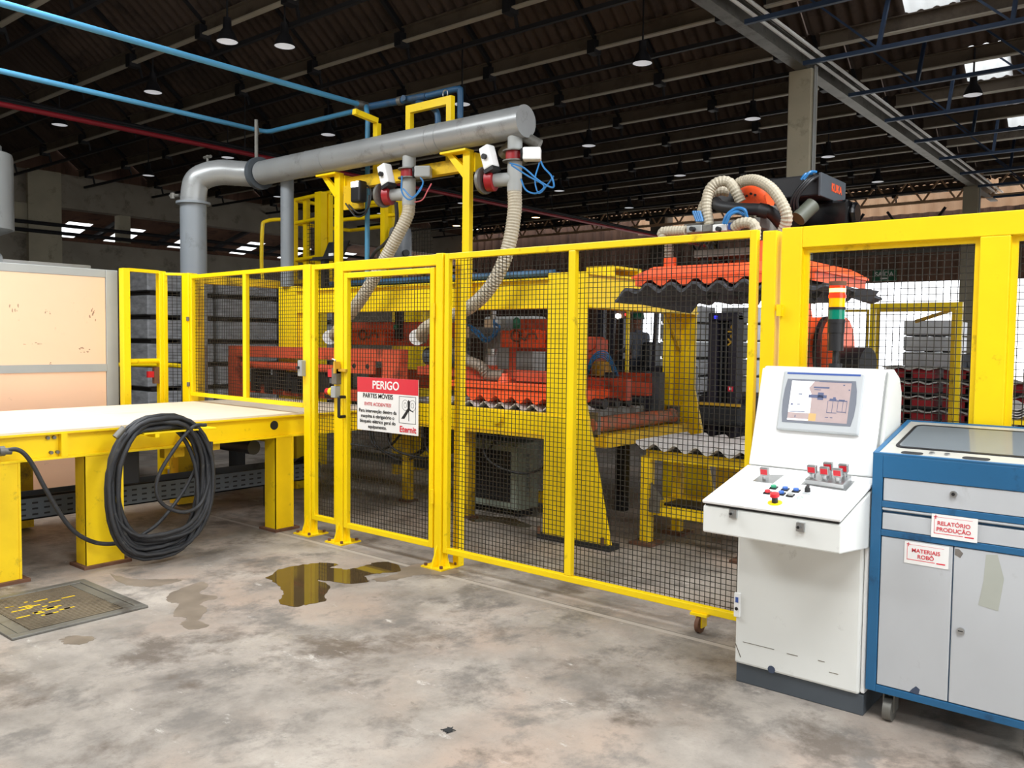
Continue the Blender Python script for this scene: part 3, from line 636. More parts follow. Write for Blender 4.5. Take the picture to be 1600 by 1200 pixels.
px0, px1, pz0, pz1 = x0+.7*(x1-x0), x0+.965*(x1-x0), z0+.2*(z1-z0), z0+.69*(z1-z0)
g = G(); w = .003
g.box(px0, px1, yy-.001, yy, pz0, pz0+w).box(px0, px1, yy-.001, yy, pz1-w, pz1).box(px0, px0+w, yy-.001, yy, pz0, pz1).box(px1-w, px1, yy-.001, yy, pz0, pz1)
for cx_ in (.37, .8):
    c = V((px0+cx_*(px1-px0), yy, pz0+.68*(pz1-pz0)))
    for r in (.033, .015): g.tube([c+V((r*math.cos(t*.2618), -.0005, r*1.15*math.sin(t*.2618))) for t in range(25)], .0012, 4)
L_ = lambda u, v: (px0+u*(px1-px0), pz0+v*(pz1-pz0))
g.prism([L_(.13, .17), L_(.32, .17), L_(.62, .5), L_(.6, .58), L_(.5, .55)], 'y', yy-.001, yy); g.prism([L_(.52, .55), L_(.64, .52), L_(.66, .82), L_(.56, .88), L_(.5, .8)], 'y', yy-.001, yy)
g.prism([L_(.57, .1), L_(.6, .1), L_(.6, .5), L_(.57, .5)], 'y', yy-.001, yy); g.prism([L_(.6, .55), L_(.86, .46), L_(.84, .43), L_(.6, .5)], 'y', yy-.001, yy)
obj('pictogram', g, 'ink', sg)
# ------------------------------------------------------------------ control console
XA, XB = -1.672, -1.082
co = thing('control_console', (-1.377, 3.93, 0), 'white sloped operator console with touch screen and push buttons', 'console')
obj('plinth', G().box(XA+.004, XB-.004, 3.735, 4.14, 0, .092), 'grey_dark', co, bevel=.004)
obj('body', G().box(XA, XB-.02, 3.72, 4.15, .092, .8), 'white', co, bevel=.012)
obj('door_edge', G().box(XB-.018, XB, 3.73, 4.145, .1, .76), 'white_plain', co, bevel=.006)
obj('desk', G().prism([(3.36, .778), (3.72, .735), (4.15, .735), (4.15, 1.0), (3.835, 1.0), (3.36, .893)], 'x', XA, XB), 'white', co, bevel=.006)
lo, le = V((XA, 3.352, .905)), V((0, .465, .105)).normalized(); ln = V((1, 0, 0)).cross(le)
LL = math.hypot(.465, .105)
def slab(o, eu, ev, u0, u1, v0, v1, n0, n1, g=None):
    g = g or G(); nn = V(eu).cross(V(ev)).normalized(); o = V(o)
    P = lambda u, v, n: o+V(eu)*u+V(ev)*v+nn*n
    return g.hexa([P(u0, v0, n0), P(u1, v0, n0), P(u1, v1, n0), P(u0, v1, n0), P(u0, v0, n1), P(u1, v0, n1), P(u1, v1, n1), P(u0, v1, n1)])
EXv = V((1, 0, 0))
obj('desk_gasket', slab(lo, EXv, le, .01, .58, .01, LL, -.012, 0), 'black', co)
lid = obj('desk_lid', slab(lo, EXv, le, 0, .59, 0, LL, .0, .014), 'white_plain', co, bevel=.004)
obj('upper_case', G().prism([(3.835, 1.0), (3.975, 1.478), (3.99, 1.49), (4.02, 1.49), (4.11, 1.45), (4.15, 1.38), (4.15, 1.0)], 'x', XA, XB), 'white', co, bevel=.006)
uo, ue = V((XA, 3.835, 1.02)), V((0, .14, .478)).normalized(); un = EXv.cross(ue)
pnl = obj('screen_panel', slab(uo, EXv, ue, .0, .568, .0, .478, .0, .014), 'white_plain', co, bevel=.012)
obj('seam', slab(uo, EXv, ue, .57, .576, .01, .478, -.003, .0015), 'grey_light', co)
for px_, pz_ in ((1147, 802), (1252, 823)):
    p = aY(px_, pz_, 3.36); obj('lock_plate', G().box(p.x-.016, p.x+.016, 3.345, 3.362, p.z-.018, p.z+.018).cyl((p.x-.005, 3.347, p.z), (p.x-.005, 3.338, p.z), .01, 12), 'steel', co)
    obj('lock_hole', G().cyl((p.x-.005, 3.339, p.z), (p.x-.005, 3.336, p.z), .006, 10), 'black', co)
hp = obj('hinge_plate', G().box(XA-.004, XA+.026, 3.708, 3.722, .315, .43), 'white_plain', co, bevel=.003)
obj('label', G().box(XA+.004, XA+.018, 3.7065, 3.708, .385, .41), 'hmi_blue', hp); obj('keyhole', G().cyl((XA+.01, 3.708, .355), (XA+.01, 3.705, .355), .008, 10), 'black', hp)
mat('chip', (62, 72, 92), .7, var=.1); mat('scuff', (120, 112, 100), .7, var=.2)
obj('paint_chip', G().cyl((-1.49, 3.719, .105), (-1.49, 3.7185, .105), .018, 12), 'chip', co)
obj('scuffs', G().box(-1.63, -1.48, 3.7186, 3.72, .2, .2025).box(-1.42, -1.37, 3.7186, 3.72, .196, .199).box(-1.28, -1.25, 3.7186, 3.72, .2, .203).box(-1.23, -1.19, 3.7186, 3.72, .16, .163).bar((-1.668, 3.719, .185), (-1.64, 3.719, .125), .004, .001, (0, 1, 0)), 'scuff', co)
# touch screen
def U(u0, u1, v0, v1, n0, n1): return slab(uo, EXv, ue, u0, u1, v0, v1, n0, n1)
hm = thing('touch_screen', uo+EXv*.28+ue*.32+un*.014, 'grey touch screen panel showing a machine diagram on the console', 'screen')
a, b, c, d = .116, .492, .176, .462; wH, hH = b-a, d-c
obj('bezel', U(a, b, c, d, .014, .034), 'hmi_grey', hm, bevel=.009)
obj('brand_strip', U(a+.02, b-.02, d-.017, d-.008, .034, .0346), 'hmi_blue', hm)
def HP(u, v, n): return uo+EXv*(a+u*wH)+ue*(c+v*hH)+un*n
g = G(); ol = [(.07, .13), (.9, .13), (.925, .3), (.935, .5), (.925, .7), (.9, .86), (.07, .86), (.05, .7), (.042, .5), (.05, .3)]
n = len(ol); g.add([HP(u, v, .033) for u, v in ol]+[HP(u, v, .0352) for u, v in ol], [tuple(range(n, 2*n))]+[(i, (i+1) % n, n+(i+1) % n, n+i) for i in range(n)])
obj('glass_surround', g, 'screen_mid', hm)
def HS(name, u0, u1, v0, v1, m, n=.0356):
    return obj(name, U(a+u0*wH, a+u1*wH, c+v0*hH, c+v1*hH, .035, n), m, hm)
HS('display', .13, .855, .17, .83, 'screen_lit')
# drawing on the display
g = G(); n = 5; ol = [(.13, .3), (.4, .3), (.4, .45), (.39, .62), (.35, .72), (.41, .83), (.13, .83)]
g.add([HP(u, v, .0357) for u, v in ol]+[HP(u, v, .036) for u, v in ol], [tuple(range(7, 14))]+[(i, (i+1) % 7, 7+(i+1) % 7, 7+i) for i in range(7)])
obj('bright_window', g, 'screen_white', hm)
HS('lower_bar', .13, .39, .175, .2, 'screen_white', .0362)
HS('tan_block', .39, .48, .18, .3, 'screen_tan', .0362)
g = G()
for u0, u1, v0, v1 in ((.41, .6, .72, .745), (.42, .5, .69, .7), (.36, .58, .56, .61), (.47, .54, .53, .65), (.61, .83, .52, .535), (.62, .7, .535, .56), (.73, .8, .53, .55), (.6, .605, .33, .52), (.66, .665, .33, .52), (.72, .725, .35, .52), (.78, .785, .35, .52), (.825, .83, .33, .52), (.6, .72, .325, .335), (.72, .83, .345, .355), (.66, .69, .56, .585), (.59, .63, .245, .255), (.65, .68, .245, .255), (.15, .34, .31, .325), (.15, .18, .42, .45), (.23, .27, .43, .445), (.23, .28, .6, .62), (.76, .78, .775, .795), (.22, .23, .22, .26), (.83, .845, .7, .72), (.47, .86, .825, .835)):
    slab(uo, EXv, ue, a+u0*wH, a+u1*wH, c+v0*hH, c+v1*hH, .0361, .0364, g)
obj('diagram', g, 'screen_ink', hm)
# desk controls
def lidp(x, y):
    r = ray(x, y); o = lo+ln*.014; t = (o-C0).dot(ln)/r.dot(ln); return C0+r*t
def disc(name, p, r, h0, h1, m, par, n=14, r2=None): return obj(name, G().cyl(p+ln*h0, p+ln*h1, r, n, r2), m, par, smooth=True)
for (x, y, m, lab) in ((1209, 761, 'button_green', 'green push button in the rear button row'), (1227, 763.6, 'button_blue', 'left blue push button of the rear row'), (1244, 766, 'button_blue', 'right blue push button beside the selector switch'), (1199.4, 768.6, 'button_red', 'flat red push button left of the emergency stop'), (1221, 770.4, 'button_blue', 'blue push button half hidden by the emergency stop'), (1235, 773, 'grey_light', 'pale grey push button of the front row')):
    p = lidp(x, y+2); t = thing('push_button', p, lab, 'button', 'push buttons on the console desk')
    obj('bezel', slab(p, EXv, le, -.016, .016, -.016, .016, 0, .006), 'black', t, bevel=.003); disc('cap', p, .012, .006, .014, m, t)
p = lidp(1262, 770); t = thing('selector_switch', p, 'black rotary selector switch on the console desk', 'switch')
obj('plate', slab(p, EXv, le, -.018, .018, -.018, .018, 0, .006), 'hmi_grey', t, bevel=.003); disc('knob', p, .012, .006, .02, 'black', t); obj('grip', slab(p, EXv, le, -.004, .004, -.014, .014, .02, .032), 'black', t)
p = lidp(1250.6, 778); t = thing('round_label', p, 'small green outlined sticker on the console desk', 'sticker'); obj('outline', G().tube([p+ln*.001+(EXv*math.cos(i*.3927)+le*math.sin(i*.3927))*.011 for i in range(17)], .001, 4), 'button_green', t)
p = lidp(1211, 786); t = thing('emergency_stop', p, 'red mushroom emergency stop on a yellow disc, console desk', 'switch')
disc('yellow_disc', p, .03, 0, .003, 'yellow', t, 20); disc('neck', p, .013, .003, .03, 'black', t); disc('mushroom', p, .02, .03, .044, 'button_red', t, 18, .018)
def tagsw(p, lab, par=None):
    t = thing('safety_key_switch', p, lab, 'switch', 'red tagged key switches on the console')
    disc('barrel', p, .013, 0, .018, 'steel', t); disc('collar', p, .016, .018, .024, 'steel', t); q = p+ln*.04
    obj('cage', slab(q, EXv, ln, -.02, .02, -.018, .018, -.008, .012), 'steel', t, bevel=.003)
    obj('red_tag', slab(q, EXv, ln, -.015, .015, -.012, .012, .012, .0135), 'button_red', t)
    return t
q = [lidp(x, y) for x, y in ((1189, 742), (1226, 742), (1208, 756), (1176, 752))]
t = obj('switch_plate', G().hexa(q+[v+ln*.002 for v in q]), 'steel', label='bright square plate under the single red key switch', cat='plate')
tagsw(lidp(1196, 750)+ln*.002, 'single red tagged key switch on the left of the desk')
q = [lidp(x, y) for x, y in ((1258, 757), (1318, 766), (1331, 752), (1272, 745))]
sbx = thing('switch_block', q[0], 'steel terminal block carrying five red tagged key switches', 'switch block')
obj('case', G().hexa(q+[v+ln*.026 for v in q]), 'steel', sbx, bevel=.002)
q2 = [lidp(x, y) for x, y in ((1252, 757), (1322, 768), (1336, 753), (1268, 743))]; obj('flange', G().hexa(q2+[v+ln*.003 for v in q2]), 'steel', sbx)
def mixq(u, v): return (q[0]*(1-u)+q[1]*u)*(1-v)+(q[3]*(1-u)+q[2]*u)*v+ln*.026
for u, v, lab in ((.15, .25, 'front left'), (.48, .25, 'front middle'), (.82, .25, 'front right'), (.45, .8, 'rear left'), (.85, .8, 'rear right')): tagsw(mixq(u, v), 'red tagged key switch, %s on the steel block' % lab)
# signal tower
sx, sy = -1.352, 4.04
stt = thing('signal_tower', (sx, sy, 1.48), 'signal light tower with glowing red lens on the console', 'signal light')
def ring(name, z0, z1, r, m): obj(name, G().cyl((sx, sy, z0), (sx, sy, z1), r, 20), m, stt, smooth=True)
zz = lambda y: aY(1302, y, sy).z
ring('foot', 1.475, 1.51, .03, 'black'); ring('stem', 1.5, zz(548), .014, 'black'); ring('base', zz(548), zz(520), .034, 'black'); ring('module', zz(520), zz(502), .037, 'black')
ring('collar', zz(505), zz(499), .039, 'black'); ring('green_lens', zz(500), zz(483), .036, 'lamp_green'); ring('collar', zz(484), zz(480), .039, 'black'); ring('amber_lens', zz(481), zz(464), .036, 'lamp_amber')
ring('collar', zz(466), zz(461), .039, 'lamp_red'); ring('red_lens', zz(462), zz(446), .036, 'lamp_red'); ring('bright_band', zz(457), zz(451), .0368, 'lamp_hot'); ring('cap', zz(447), zz(440), .039, 'rust')
# ------------------------------------------------------------------ tool cabinet
cbn = thing('tool_cabinet', (-.73, 3.97, 0), 'blue framed workshop cabinet with grey drawers, doors and casters', 'cabinet')
CX0, CX1, CYf, CYb = -1.075, -.385, 3.715, 4.225
def ztop(y): return 1.142+(y-CYf)*.205
obj('carcass', G().prism([(CYf+.02, .14), (CYb, .14), (CYb, ztop(CYb)-.02), (CYf+.02, ztop(CYf)-.02)], 'x', CX0+.01, CX1-.01), 'blue_paint', cbn)
for x0, x1 in ((CX0, CX0+.042), (CX1-.042, CX1)): obj('upright', G().prism([(CYf, .13), (CYb, .13), (CYb, ztop(CYb)), (CYf, ztop(CYf))], 'x', x0, x1), 'blue_paint', cbn, bevel=.003)
for z0, z1 in ((1.046, 1.138), (.921, .947), (.8, .826), (.13, .16)): obj('cross_rail', G().box(CX0+.042, CX1-.042, CYf, CYf+.03, z0, z1), 'blue_paint', cbn, bevel=.002)
d1 = obj('drawer', G().box(CX0+.046, CX1-.046, CYf+.004, CYf+.04, .949, 1.044), 'panel_grey', cbn, bevel=.002)
p = aY(1490, 772, CYf); obj('lock', G().cyl((p.x, CYf+.004, p.z), (p.x, CYf-.008, p.z), .013, 14), 'steel', d1, smooth=True); obj('keyhole', G().cyl((p.x, CYf-.008, p.z), (p.x, CYf-.009, p.z), .007, 10), 'black', d1)
d2 = obj('drawer', G().box(CX0+.046, CX1-.046, CYf+.004, CYf+.04, .828, .897), 'panel_grey', cbn, bevel=.002)
obj('pull_lip', G().prism([(CYf+.03, .919), (CYf-.002, .919), (CYf-.002, .912), (CYf+.012, .906), (CYf+.03, .906)], 'x', CX0+.046, CX1-.046), 'panel_grey', d2); obj('pull_recess', G().box(CX0+.046, CX1-.046, CYf+.025, CYf+.03, .897, .907), 'black', d2)
for x0, x1, lk in ((-1.03, -.758, False), (-.753, -.43, True)):
    dr = obj('door', G().box(x0, x1, CYf+.004, CYf+.03, .163, .797), 'panel_grey', cbn, bevel=.003)
    if lk: p = aY(1501, 986, CYf); obj('lock', G().cyl((p.x, CYf+.004, p.z), (p.x, CYf-.004, p.z), .014, 14), 'steel', dr, smooth=True); obj('lock_slot', G().box(p.x-.009, p.x+.009, CYf-.0046, CYf-.004, p.z-.002, p.z+.002), 'black', dr)
mat('stain_green', (170, 172, 162), .5, var=.1); mat('rubbed', (104, 98, 92), .6, var=.3, vs=30)
obj('stain', G().prism([(-.66, .58), (-.59, .57), (-.575, .7), (-.6, .79), (-.64, .785), (-.645, .68)], 'y', CYf+.0032, CYf+.004), 'stain_green', cbn)
obj('worn_spot', G().prism([(-.75, .765), (-.73, .755), (-.72, .775), (-.735, .79), (-.75, .79)], 'y', CYf+.0032, CYf+.004), 'rubbed', cbn); obj('paint_chip', G().prism([(-.9, .165), (-.865, .16), (-.86, .185), (-.875, .195), (-.89, .18)], 'y', CYf+.0032, CYf+.004), 'chip', cbn)
to, te = V((CX0, CYf, ztop(CYf))), V((0, 1, .205)).normalized(); TL = math.hypot(CYb-CYf, ztop(CYb)-ztop(CYf)); TW = CX1-CX0
def T(u0, u1, v0, v1, n0, n1): return slab(to, EXv, te, u0, u1, v0, v1, n0, n1)
for bxx in ((0, TW, 0, .014), (0, TW, TL-.014, TL), (0, .02, .014, TL-.014), (TW-.02, TW, .014, TL-.014)): obj('top_rim', T(*bxx, -.02, .006), 'blue_paint', cbn, bevel=.002)
obj('top_plate', T(.02, TW-.02, .014, TL-.014, -.01, .002), 'brushed', cbn)
def rr(u0, u1, v0, v1, r, n0, n1, k=5):
    P = []
    for cu, cv_, a0 in ((u1-r, v1-r, 0), (u0+r, v1-r, 90), (u0+r, v0+r, 180), (u1-r, v0+r, 270)):
        for i in range(k+1): t = math.radians(a0+90*i/k); P.append((cu+r*math.cos(t), cv_+r*math.sin(t)))
    nn = EXv.cross(te); n = len(P); Q = lambda u, v, h: to+EXv*u+te*v+nn*h
    return G().add([Q(u, v, n0) for u, v in P]+[Q(u, v, n1) for u, v in P], [tuple(range(n-1, -1, -1)), tuple(range(n, 2*n))]+[(i, (i+1) % n, n+(i+1) % n, n+i) for i in range(n)])
obj('glass_gasket', rr(.056, TW-.056, .1, TL-.066, .035, .002, .006), 'black', cbn); obj('display_glass', rr(.07, TW-.068, .114, TL-.084, .024, .002, .0065), 'glass_tint', cbn)
for u0, u1 in ((.1, .185), (.33, .43)): obj('slot', rr(u0, u1, .026, .062, .016, .002, .0026), 'black_matt', cbn)
for u in (.205, .262): obj('bolt', rr(u, u+.02, .05, .07, .009, .002, .008), 'steel', cbn)
for x, y in ((-.99, 3.79), (-.47, 3.79), (-.99, 4.15), (-.47, 4.15)):
    k = obj('caster', G().box(x-.045, x+.045, y-.04, y+.04, .122, .131).box(x-.024, x-.018, y-.03, y+.03, .04, .125).box(x+.018, x+.024, y-.03, y+.03, .04, .125), 'steel_dull', cbn)
    obj('wheel', G().cyl((x-.017, y-.015, .05), (x+.017, y-.015, .05), .05, 22), 'steel_dull', k, smooth=True)
def card(xa, xb, za, zb, y, l1, l2, lab):
    t = thing('paper_sign', ((xa+xb)/2, y, za), lab, 'sign', 'red lettered cards on the tool cabinet'); w = xb-xa; h = zb-za
    obj('card', G().box(xa, xb, y-.0015, y, za, zb), 'sign_white', t)
    g = G(); yy_ = y-.002; g.box(xa+.01, xa+.0115, yy_, y-.0015, za+.016, zb-.012).box(xa+.01, xb-.05, yy_, y-.0015, za+.016, za+.0185).box(xa+.01, xb-.018, yy_, y-.0015, zb-.012, zb-.011).box(xb-.045, xb-.012, yy_, y-.0015, za+.014, za+.019)
    g.box(xa+.008, xa+.022, yy_-.0003, yy_, zb-.012, zb-.009).box(xa+.0135, xa+.0165, yy_-.0003, yy_, zb-.02, zb-.004); obj('red_frame', g, 'sign_red', t)
    for i, s in enumerate((l1, l2)): text('lettering', s, ((xa+xb)/2-.002, y-.0015, za+h*(.62-.26*i)), EX, EZ, .0225, 'ink_red', t, lift=.0006, bold=.0004)
card(-.838, -.671, .826, .921, CYf-.003, 'RELATÓRIO', 'PRODUÇÃO', 'white card reading RELATÓRIO PRODUÇÃO on the lower drawer')
card(-.938, -.771, .701, .792, CYf+.003, 'MATERIAIS', 'ROBÔ', 'white card reading MATERIAIS ROBÔ on the left door')
# ------------------------------------------------------------------ portal frame of the machine
pf = thing('machine_portal', (-5.7, 6.4, 0), 'big yellow steel portal frame of the stacking machine', 'machine frame')
def column(x0, x1, y0, far=False):
    xb = x1+.27
    c = obj('column', G().box(x0, x1-.17, y0+.02, y0+.26, .04, 2.14), 'yellow', pf, bevel=.006)
    obj('face_plate', G().prism([(x0-.005, .04), (xb, .04), (x1+.01, 1.17), (x1+.01, 2.14), (x0-.005, 2.14)], 'y', y0, y0+.02), 'yellow', c)
    obj('foot_doubler', G().prism([(x0-.01, .04), (xb-.01, .04), (x1+.05, 1.0), (x0-.01, 1.0)], 'y', y0-.018, y0), 'yellow', c)
    obj('foot', G().box(x0-.05, xb+.02, y0-.05, y0+.1, 0, .04), 'black_matt', c)
    for xx in (x0-.03, xb-.05): obj('anchor_bolt', G().cyl((xx, y0-.04, .04), (xx, y0-.04, .1), .014, 8), 'rust', c)
column(-4.105, -3.745, 5.45); column(-4.03, -3.745, 7.27)
for y in (5.45, 7.27): obj('column', G().box(-7.72, -7.4, y, y+.26, 0, 2.14), 'yellow', pf, bevel=.006)
def hbeam(n, y0, m='yellow', zl=1.87):
    b = obj(n, G().box(-7.4, -4.1, y0, y0+.02, zl, 2.1), m, pf)
    obj('flange', G().box(-7.4, -4.1, y0-.035, y0+.16, 2.085, 2.103), m, b); obj('flange', G().box(-7.4, -4.1, y0-.01, y0+.16, zl-.008, zl+.01), m, b)
hbeam('long_beam', 5.465); hbeam('long_beam', 7.3, zl=2.02)
b = obj('end_beam', G().box(-3.79, -3.74, 5.48, 7.28, 1.87, 2.13), 'yellow', pf); obj('flange', G().box(-3.9, -3.715, 5.48, 7.28, 2.118, 2.135), 'yellow', b); obj('flange', G().box(-3.9, -3.715, 5.48, 7.28, 1.862, 1.88), 'yellow', b)
obj('knee_bracket', G().prism([(7.27, 1.87), (6.95, 1.87), (7.27, 1.5)], 'x', -3.9, -3.88), 'yellow_matt', pf)
b = obj('lifting_lug', G().box(-3.98, -3.72, 5.8, 5.84, 2.13, 2.21).box(-3.98, -3.72, 6.2, 6.24, 2.13, 2.21).box(-3.98, -3.72, 5.84, 6.2, 2.19, 2.21), 'yellow', pf)
x = aY(1037, 500, 7.12).x; obj('inner_post', G().box(x, x+.075, 7.12, 7.19, 1.0, 1.87), 'yellow', pf)
x = aY(981, 500, 7.9).x; obj('rear_pole', G().cyl((x, 7.9, 0), (x, 7.9, 2.3), .022, 10), 'yellow', pf)
obj('left_gusset', G().prism([(-7.4, 1.87), (-7.1, 1.87), (-7.4, 1.45)], 'y', 5.5, 5.52), 'yellow', pf)
obj('beam_services', G().tube([(-7.2, 5.66, 2.16), (-4.2, 5.66, 2.16)], .03, 8).tube([(-7.2, 5.74, 2.15), (-4.2, 5.74, 2.15)], .025, 8), 'blue_dark', pf, smooth=True)
rnd = random.Random(5)
for i in range(9): x = -6.3+.24*i; obj('valve', G().box(x, x+rnd.uniform(.05, .12), 5.78, 5.84, 2.103, 2.15+rnd.uniform(.03, .09)), 'rust', pf)
obj('cable_tray', G().box(-7.2, -4.2, 5.85, 6.05, 2.11, 2.16), 'tray_steel', pf)
# side portal over the feed belt
sp2 = thing('side_portal', (-7.8, 5.0, 0), 'plain yellow beam on a post left of the machine', 'machine frame')
obj('beam', G().box(-7.87, -7.75, 4.5, 5.5, 2.13, 2.21), 'yellow_matt', sp2)
obj('post', G().box(-7.87, -7.75, 4.5, 4.6, 0, 2.13), 'yellow_matt', sp2)
obj('bent_rail', G().tube(spline([(-9.6, 4.6, 1.27), (-8.75, 4.85, 1.28), (-8.6, 4.9, 1.22), (-8.58, 4.9, 1.1), (-8.58, 4.9, .05)], 6), .026, 10), 'yellow', sp2, smooth=True)
# red transfer shuttle
rs = thing('transfer_shuttle', (-7.0, 5.32, 0), 'long dusty red beam with short legs behind the gates', 'machine part')
obj('beam', G().box(-8.42, -5.655, 5.29, 5.4, 1.39, 1.505), 'red_paint', rs, bevel=.006)
obj('leg', G().box(-8.42, -8.27, 5.29, 5.4, .8, 1.39), 'red_paint', rs); obj('leg_base', G().box(-8.42, -8.27, 5.29, 5.4, 0, .8), 'black_matt', rs); obj('leg', G().box(-5.9, -5.67, 5.29, 5.4, .98, 1.39), 'red_paint', rs)
b = obj('bolted_plate', G().box(-6.35, -5.98, 5.27, 5.29, 1.27, 1.39), 'red_paint', rs)
for x in (-6.26, -6.07): obj('hole', G().cyl((x, 5.271, 1.34), (x, 5.268, 1.34), .025, 12), 'black', b)
obj('drive_shaft', G().cyl((-8.2, 5.34, 1.3), (-6.5, 5.34, 1.3), .04, 12), 'red_paint', rs, smooth=True)
g = G(); rnd = random.Random(9)
for i in range(14): x = -8.1+.11*i; g.box(x, x+rnd.uniform(.06, .14), 5.36+rnd.uniform(-.03, .05), 5.55, 1.0+rnd.uniform(0, .1), 1.15+rnd.uniform(0, .12))
obj('gear_train', g, 'black', rs)
obj('lower_beam', G().box(-8.3, -5.7, 5.42, 5.5, .99, 1.1), 'red_paint', rs)
# red gripper carriage
gc = thing('gripper_carriage', (-6.0, 6.1, 0), 'red gripper carriage with orange motor covers inside the portal', 'machine part')
obj('cross_beam', G().box(-7.35, -5.75, 6.15, 6.3, 1.53, 1.78), 'red_paint', gc, bevel=.006); obj('cross_beam', G().box(-5.1, -4.5, 6.22, 6.34, 1.5, 1.8), 'red_paint', gc)
for x0, x1 in ((aY(549, 520, 6.0).x, aY(600, 520, 6.0).x), (aY(782, 520, 6.0).x, aY(837, 520, 6.0).x)):
    b = obj('motor_cover', G().box(x0, x0+.29*(x1-x0)/.5, 6.0, 6.15, 1.535, 1.69).box(x1-.2, x1, 6.0, 6.15, 1.535, 1.69).box(x0+.1, x1-.05, 6.03, 6.15, 1.55, 1.7), 'orange', gc, bevel=.006)
    obj('lifting_chain', G().tube([V((x0+.2+.06*math.cos(t*.6), 5.985, 1.64+.05*math.sin(t*.6))) for t in range(11)]+[V((x0+.3, 5.985, 1.6)), V((x0+.34, 5.985, 1.66)), V((x0+.42, 5.985, 1.66)), V((x0+.44, 5.985, 1.61))], .008, 6), 'rust', b)
obj('hanger', G().box(-4.96, -4.92, 6.0, 6.06, 1.2, 1.53), 'red_paint', gc); obj('hanger', G().box(-6.6, -6.52, 6.1, 6.16, 1.6, 1.9), 'black', gc)
obj('fill_beam', G().box(-7.35, -3.95, 6.4, 6.5, 1.08, 1.27), 'red_paint', gc)
obj('green_connector', G().sph((-4.97, 6.12, 1.75), .05, 10, 8, (.8, .8, 1.3)), 'green', gc, smooth=True); obj('green_connector', G().sph((-6.53, 6.05, 1.72), .03), 'green', gc, smooth=True)
obj('air_cylinder', G().cyl((-5.13, 5.95, 1.2), (-5.13, 5.95, 1.47), .045, 14), 'grey_light', gc, smooth=True); obj('cylinder_cap', G().cyl((-5.13, 5.95, 1.47), (-5.13, 5.95, 1.52), .06, 12), 'steel', gc, smooth=True)
obj('underframe', G().box(-5.9, -4.12, 5.75, 5.85, 1.26, 1.34).box(-5.3, -5.0, 5.7, 5.9, 1.24, 1.37).box(-4.6, -4.1, 5.66, 5.8, 1.25, 1.33), 'red_paint', gc, bevel=.005)
ps = thing('press_plate', (-4.7, 5.9, 1.06), 'orange press plate with a corrugated underside above the table', 'machine part')
obj('top_bar', G().box(-5.3, -4.12, 5.58, 5.68, 1.18, 1.235), 'orange', ps, bevel=.004)
def wavy(x0, x1, ztop_, zw, amp, per, y0, y1, ph=0):
    n = int((x1-x0)/per*10); low = [(x0+(x1-x0)*i/n, zw+amp*math.cos(2*math.pi*(x0+(x1-x0)*i/n)/per+ph)) for i in range(n+1)]
    g = G()
    for (xa, za), (xb, zb2) in zip(low, low[1:]): g.hexa([(xa, y0, za), (xb, y0, zb2), (xb, y1, zb2), (xa, y1, za), (xa, y0, ztop_), (xb, y0, ztop_), (xb, y1, ztop_), (xa, y1, ztop_)])
    return g
obj('wavy_plate', wavy(-5.12, -4.12, 1.175, 1.09, .026, .177, 5.6, 6.5), 'orange', ps); obj('cone_inlet', G().cyl((-4.79, 5.75, 1.235), (-4.79, 5.75, 1.31), .07, 16, .045), 'orange', ps, smooth=True)
st1 = obj('sheet_pile', G().wave((-5.6, 5.58, 1.04), (1, 0, 0), (0, 1, 0), 1.5, 1.2, .177, .024, .012, nv=2), 'fibre_cement', smooth=True, label='grey corrugated sheets lying on the machine table under the press plate', cat='sheet')
# lower machine table
lt = thing('machine_table', (-5.1, 6.0, 0), 'yellow table beam on legs beneath the press plate', 'table')
obj('front_beam', G().box(-6.35, -4.12, 5.5, 5.56, .83, 1.01), 'yellow', lt, bevel=.005); obj('lower_flange', G().box(-6.35, -4.12, 5.49, 5.62, .8, .83), 'yellow_matt', lt)
obj('pipe_stub', G().cyl((-4.66, 5.5, .95), (-4.66, 5.47, .95), .06, 16), 'yellow', lt); obj('bed', G().box(-6.35, -4.12, 5.56, 7.0, .94, 1.0), 'grey_light', lt)
obj('side_beam', G().box(-4.05, -3.72, 5.74, 7.25, .74, .84), 'yellow_matt', lt)
for x, y in ((-5.155, 5.6), (-6.1, 5.75), (-6.3, 6.9), (-5.0, 6.9)): obj('leg', G().box(x, x+.08, y, y+.08, 0, .82), 'yellow_matt', lt); obj('foot', G().box(x-.03, x+.11, y-.03, y+.11, 0, .02), 'rust', lt)
obj('crossbar', G().box(-4.85, -4.15, 6.2, 6.26, .1, .2), 'yellow_matt', lt); obj('underside_gear', G().box(-6.3, -5.5, 6.2, 6.9, .45, .8), 'black', lt)
for x in (-6.02, -5.9): b = obj('valve_body', G().cyl((x, 5.95, .62), (x, 5.95, .78), .025, 10), 'grey_light', lt, smooth=True); obj('blue_led', G().cyl((x, 5.95, .78), (x, 5.95, .83), .026, 10), 'led_blue', b)
g = G(); rnd = random.Random(3)
for i in range(6):
    x = -7.0+rnd.uniform(0, 2.0); g.tube(spline([(x, 5.7, .8), (x+.1, 5.65, .55), (x+.35, 5.75, .42+rnd.uniform(-.05, .1)), (x+.6, 5.8, .5), (x+.8, 5.9, .75)], 5), .012, 6)
obj('cables', g, 'cable', lt, smooth=True)
obj('conduit_beam', G().box(-7.4, -5.2, 6.0, 6.1, .3, .38), 'tray_steel', lt)
rl = thing('drum_roller', (-3.86, 6.4, .84), 'dirty orange roller drum along the side of the table', 'roller')
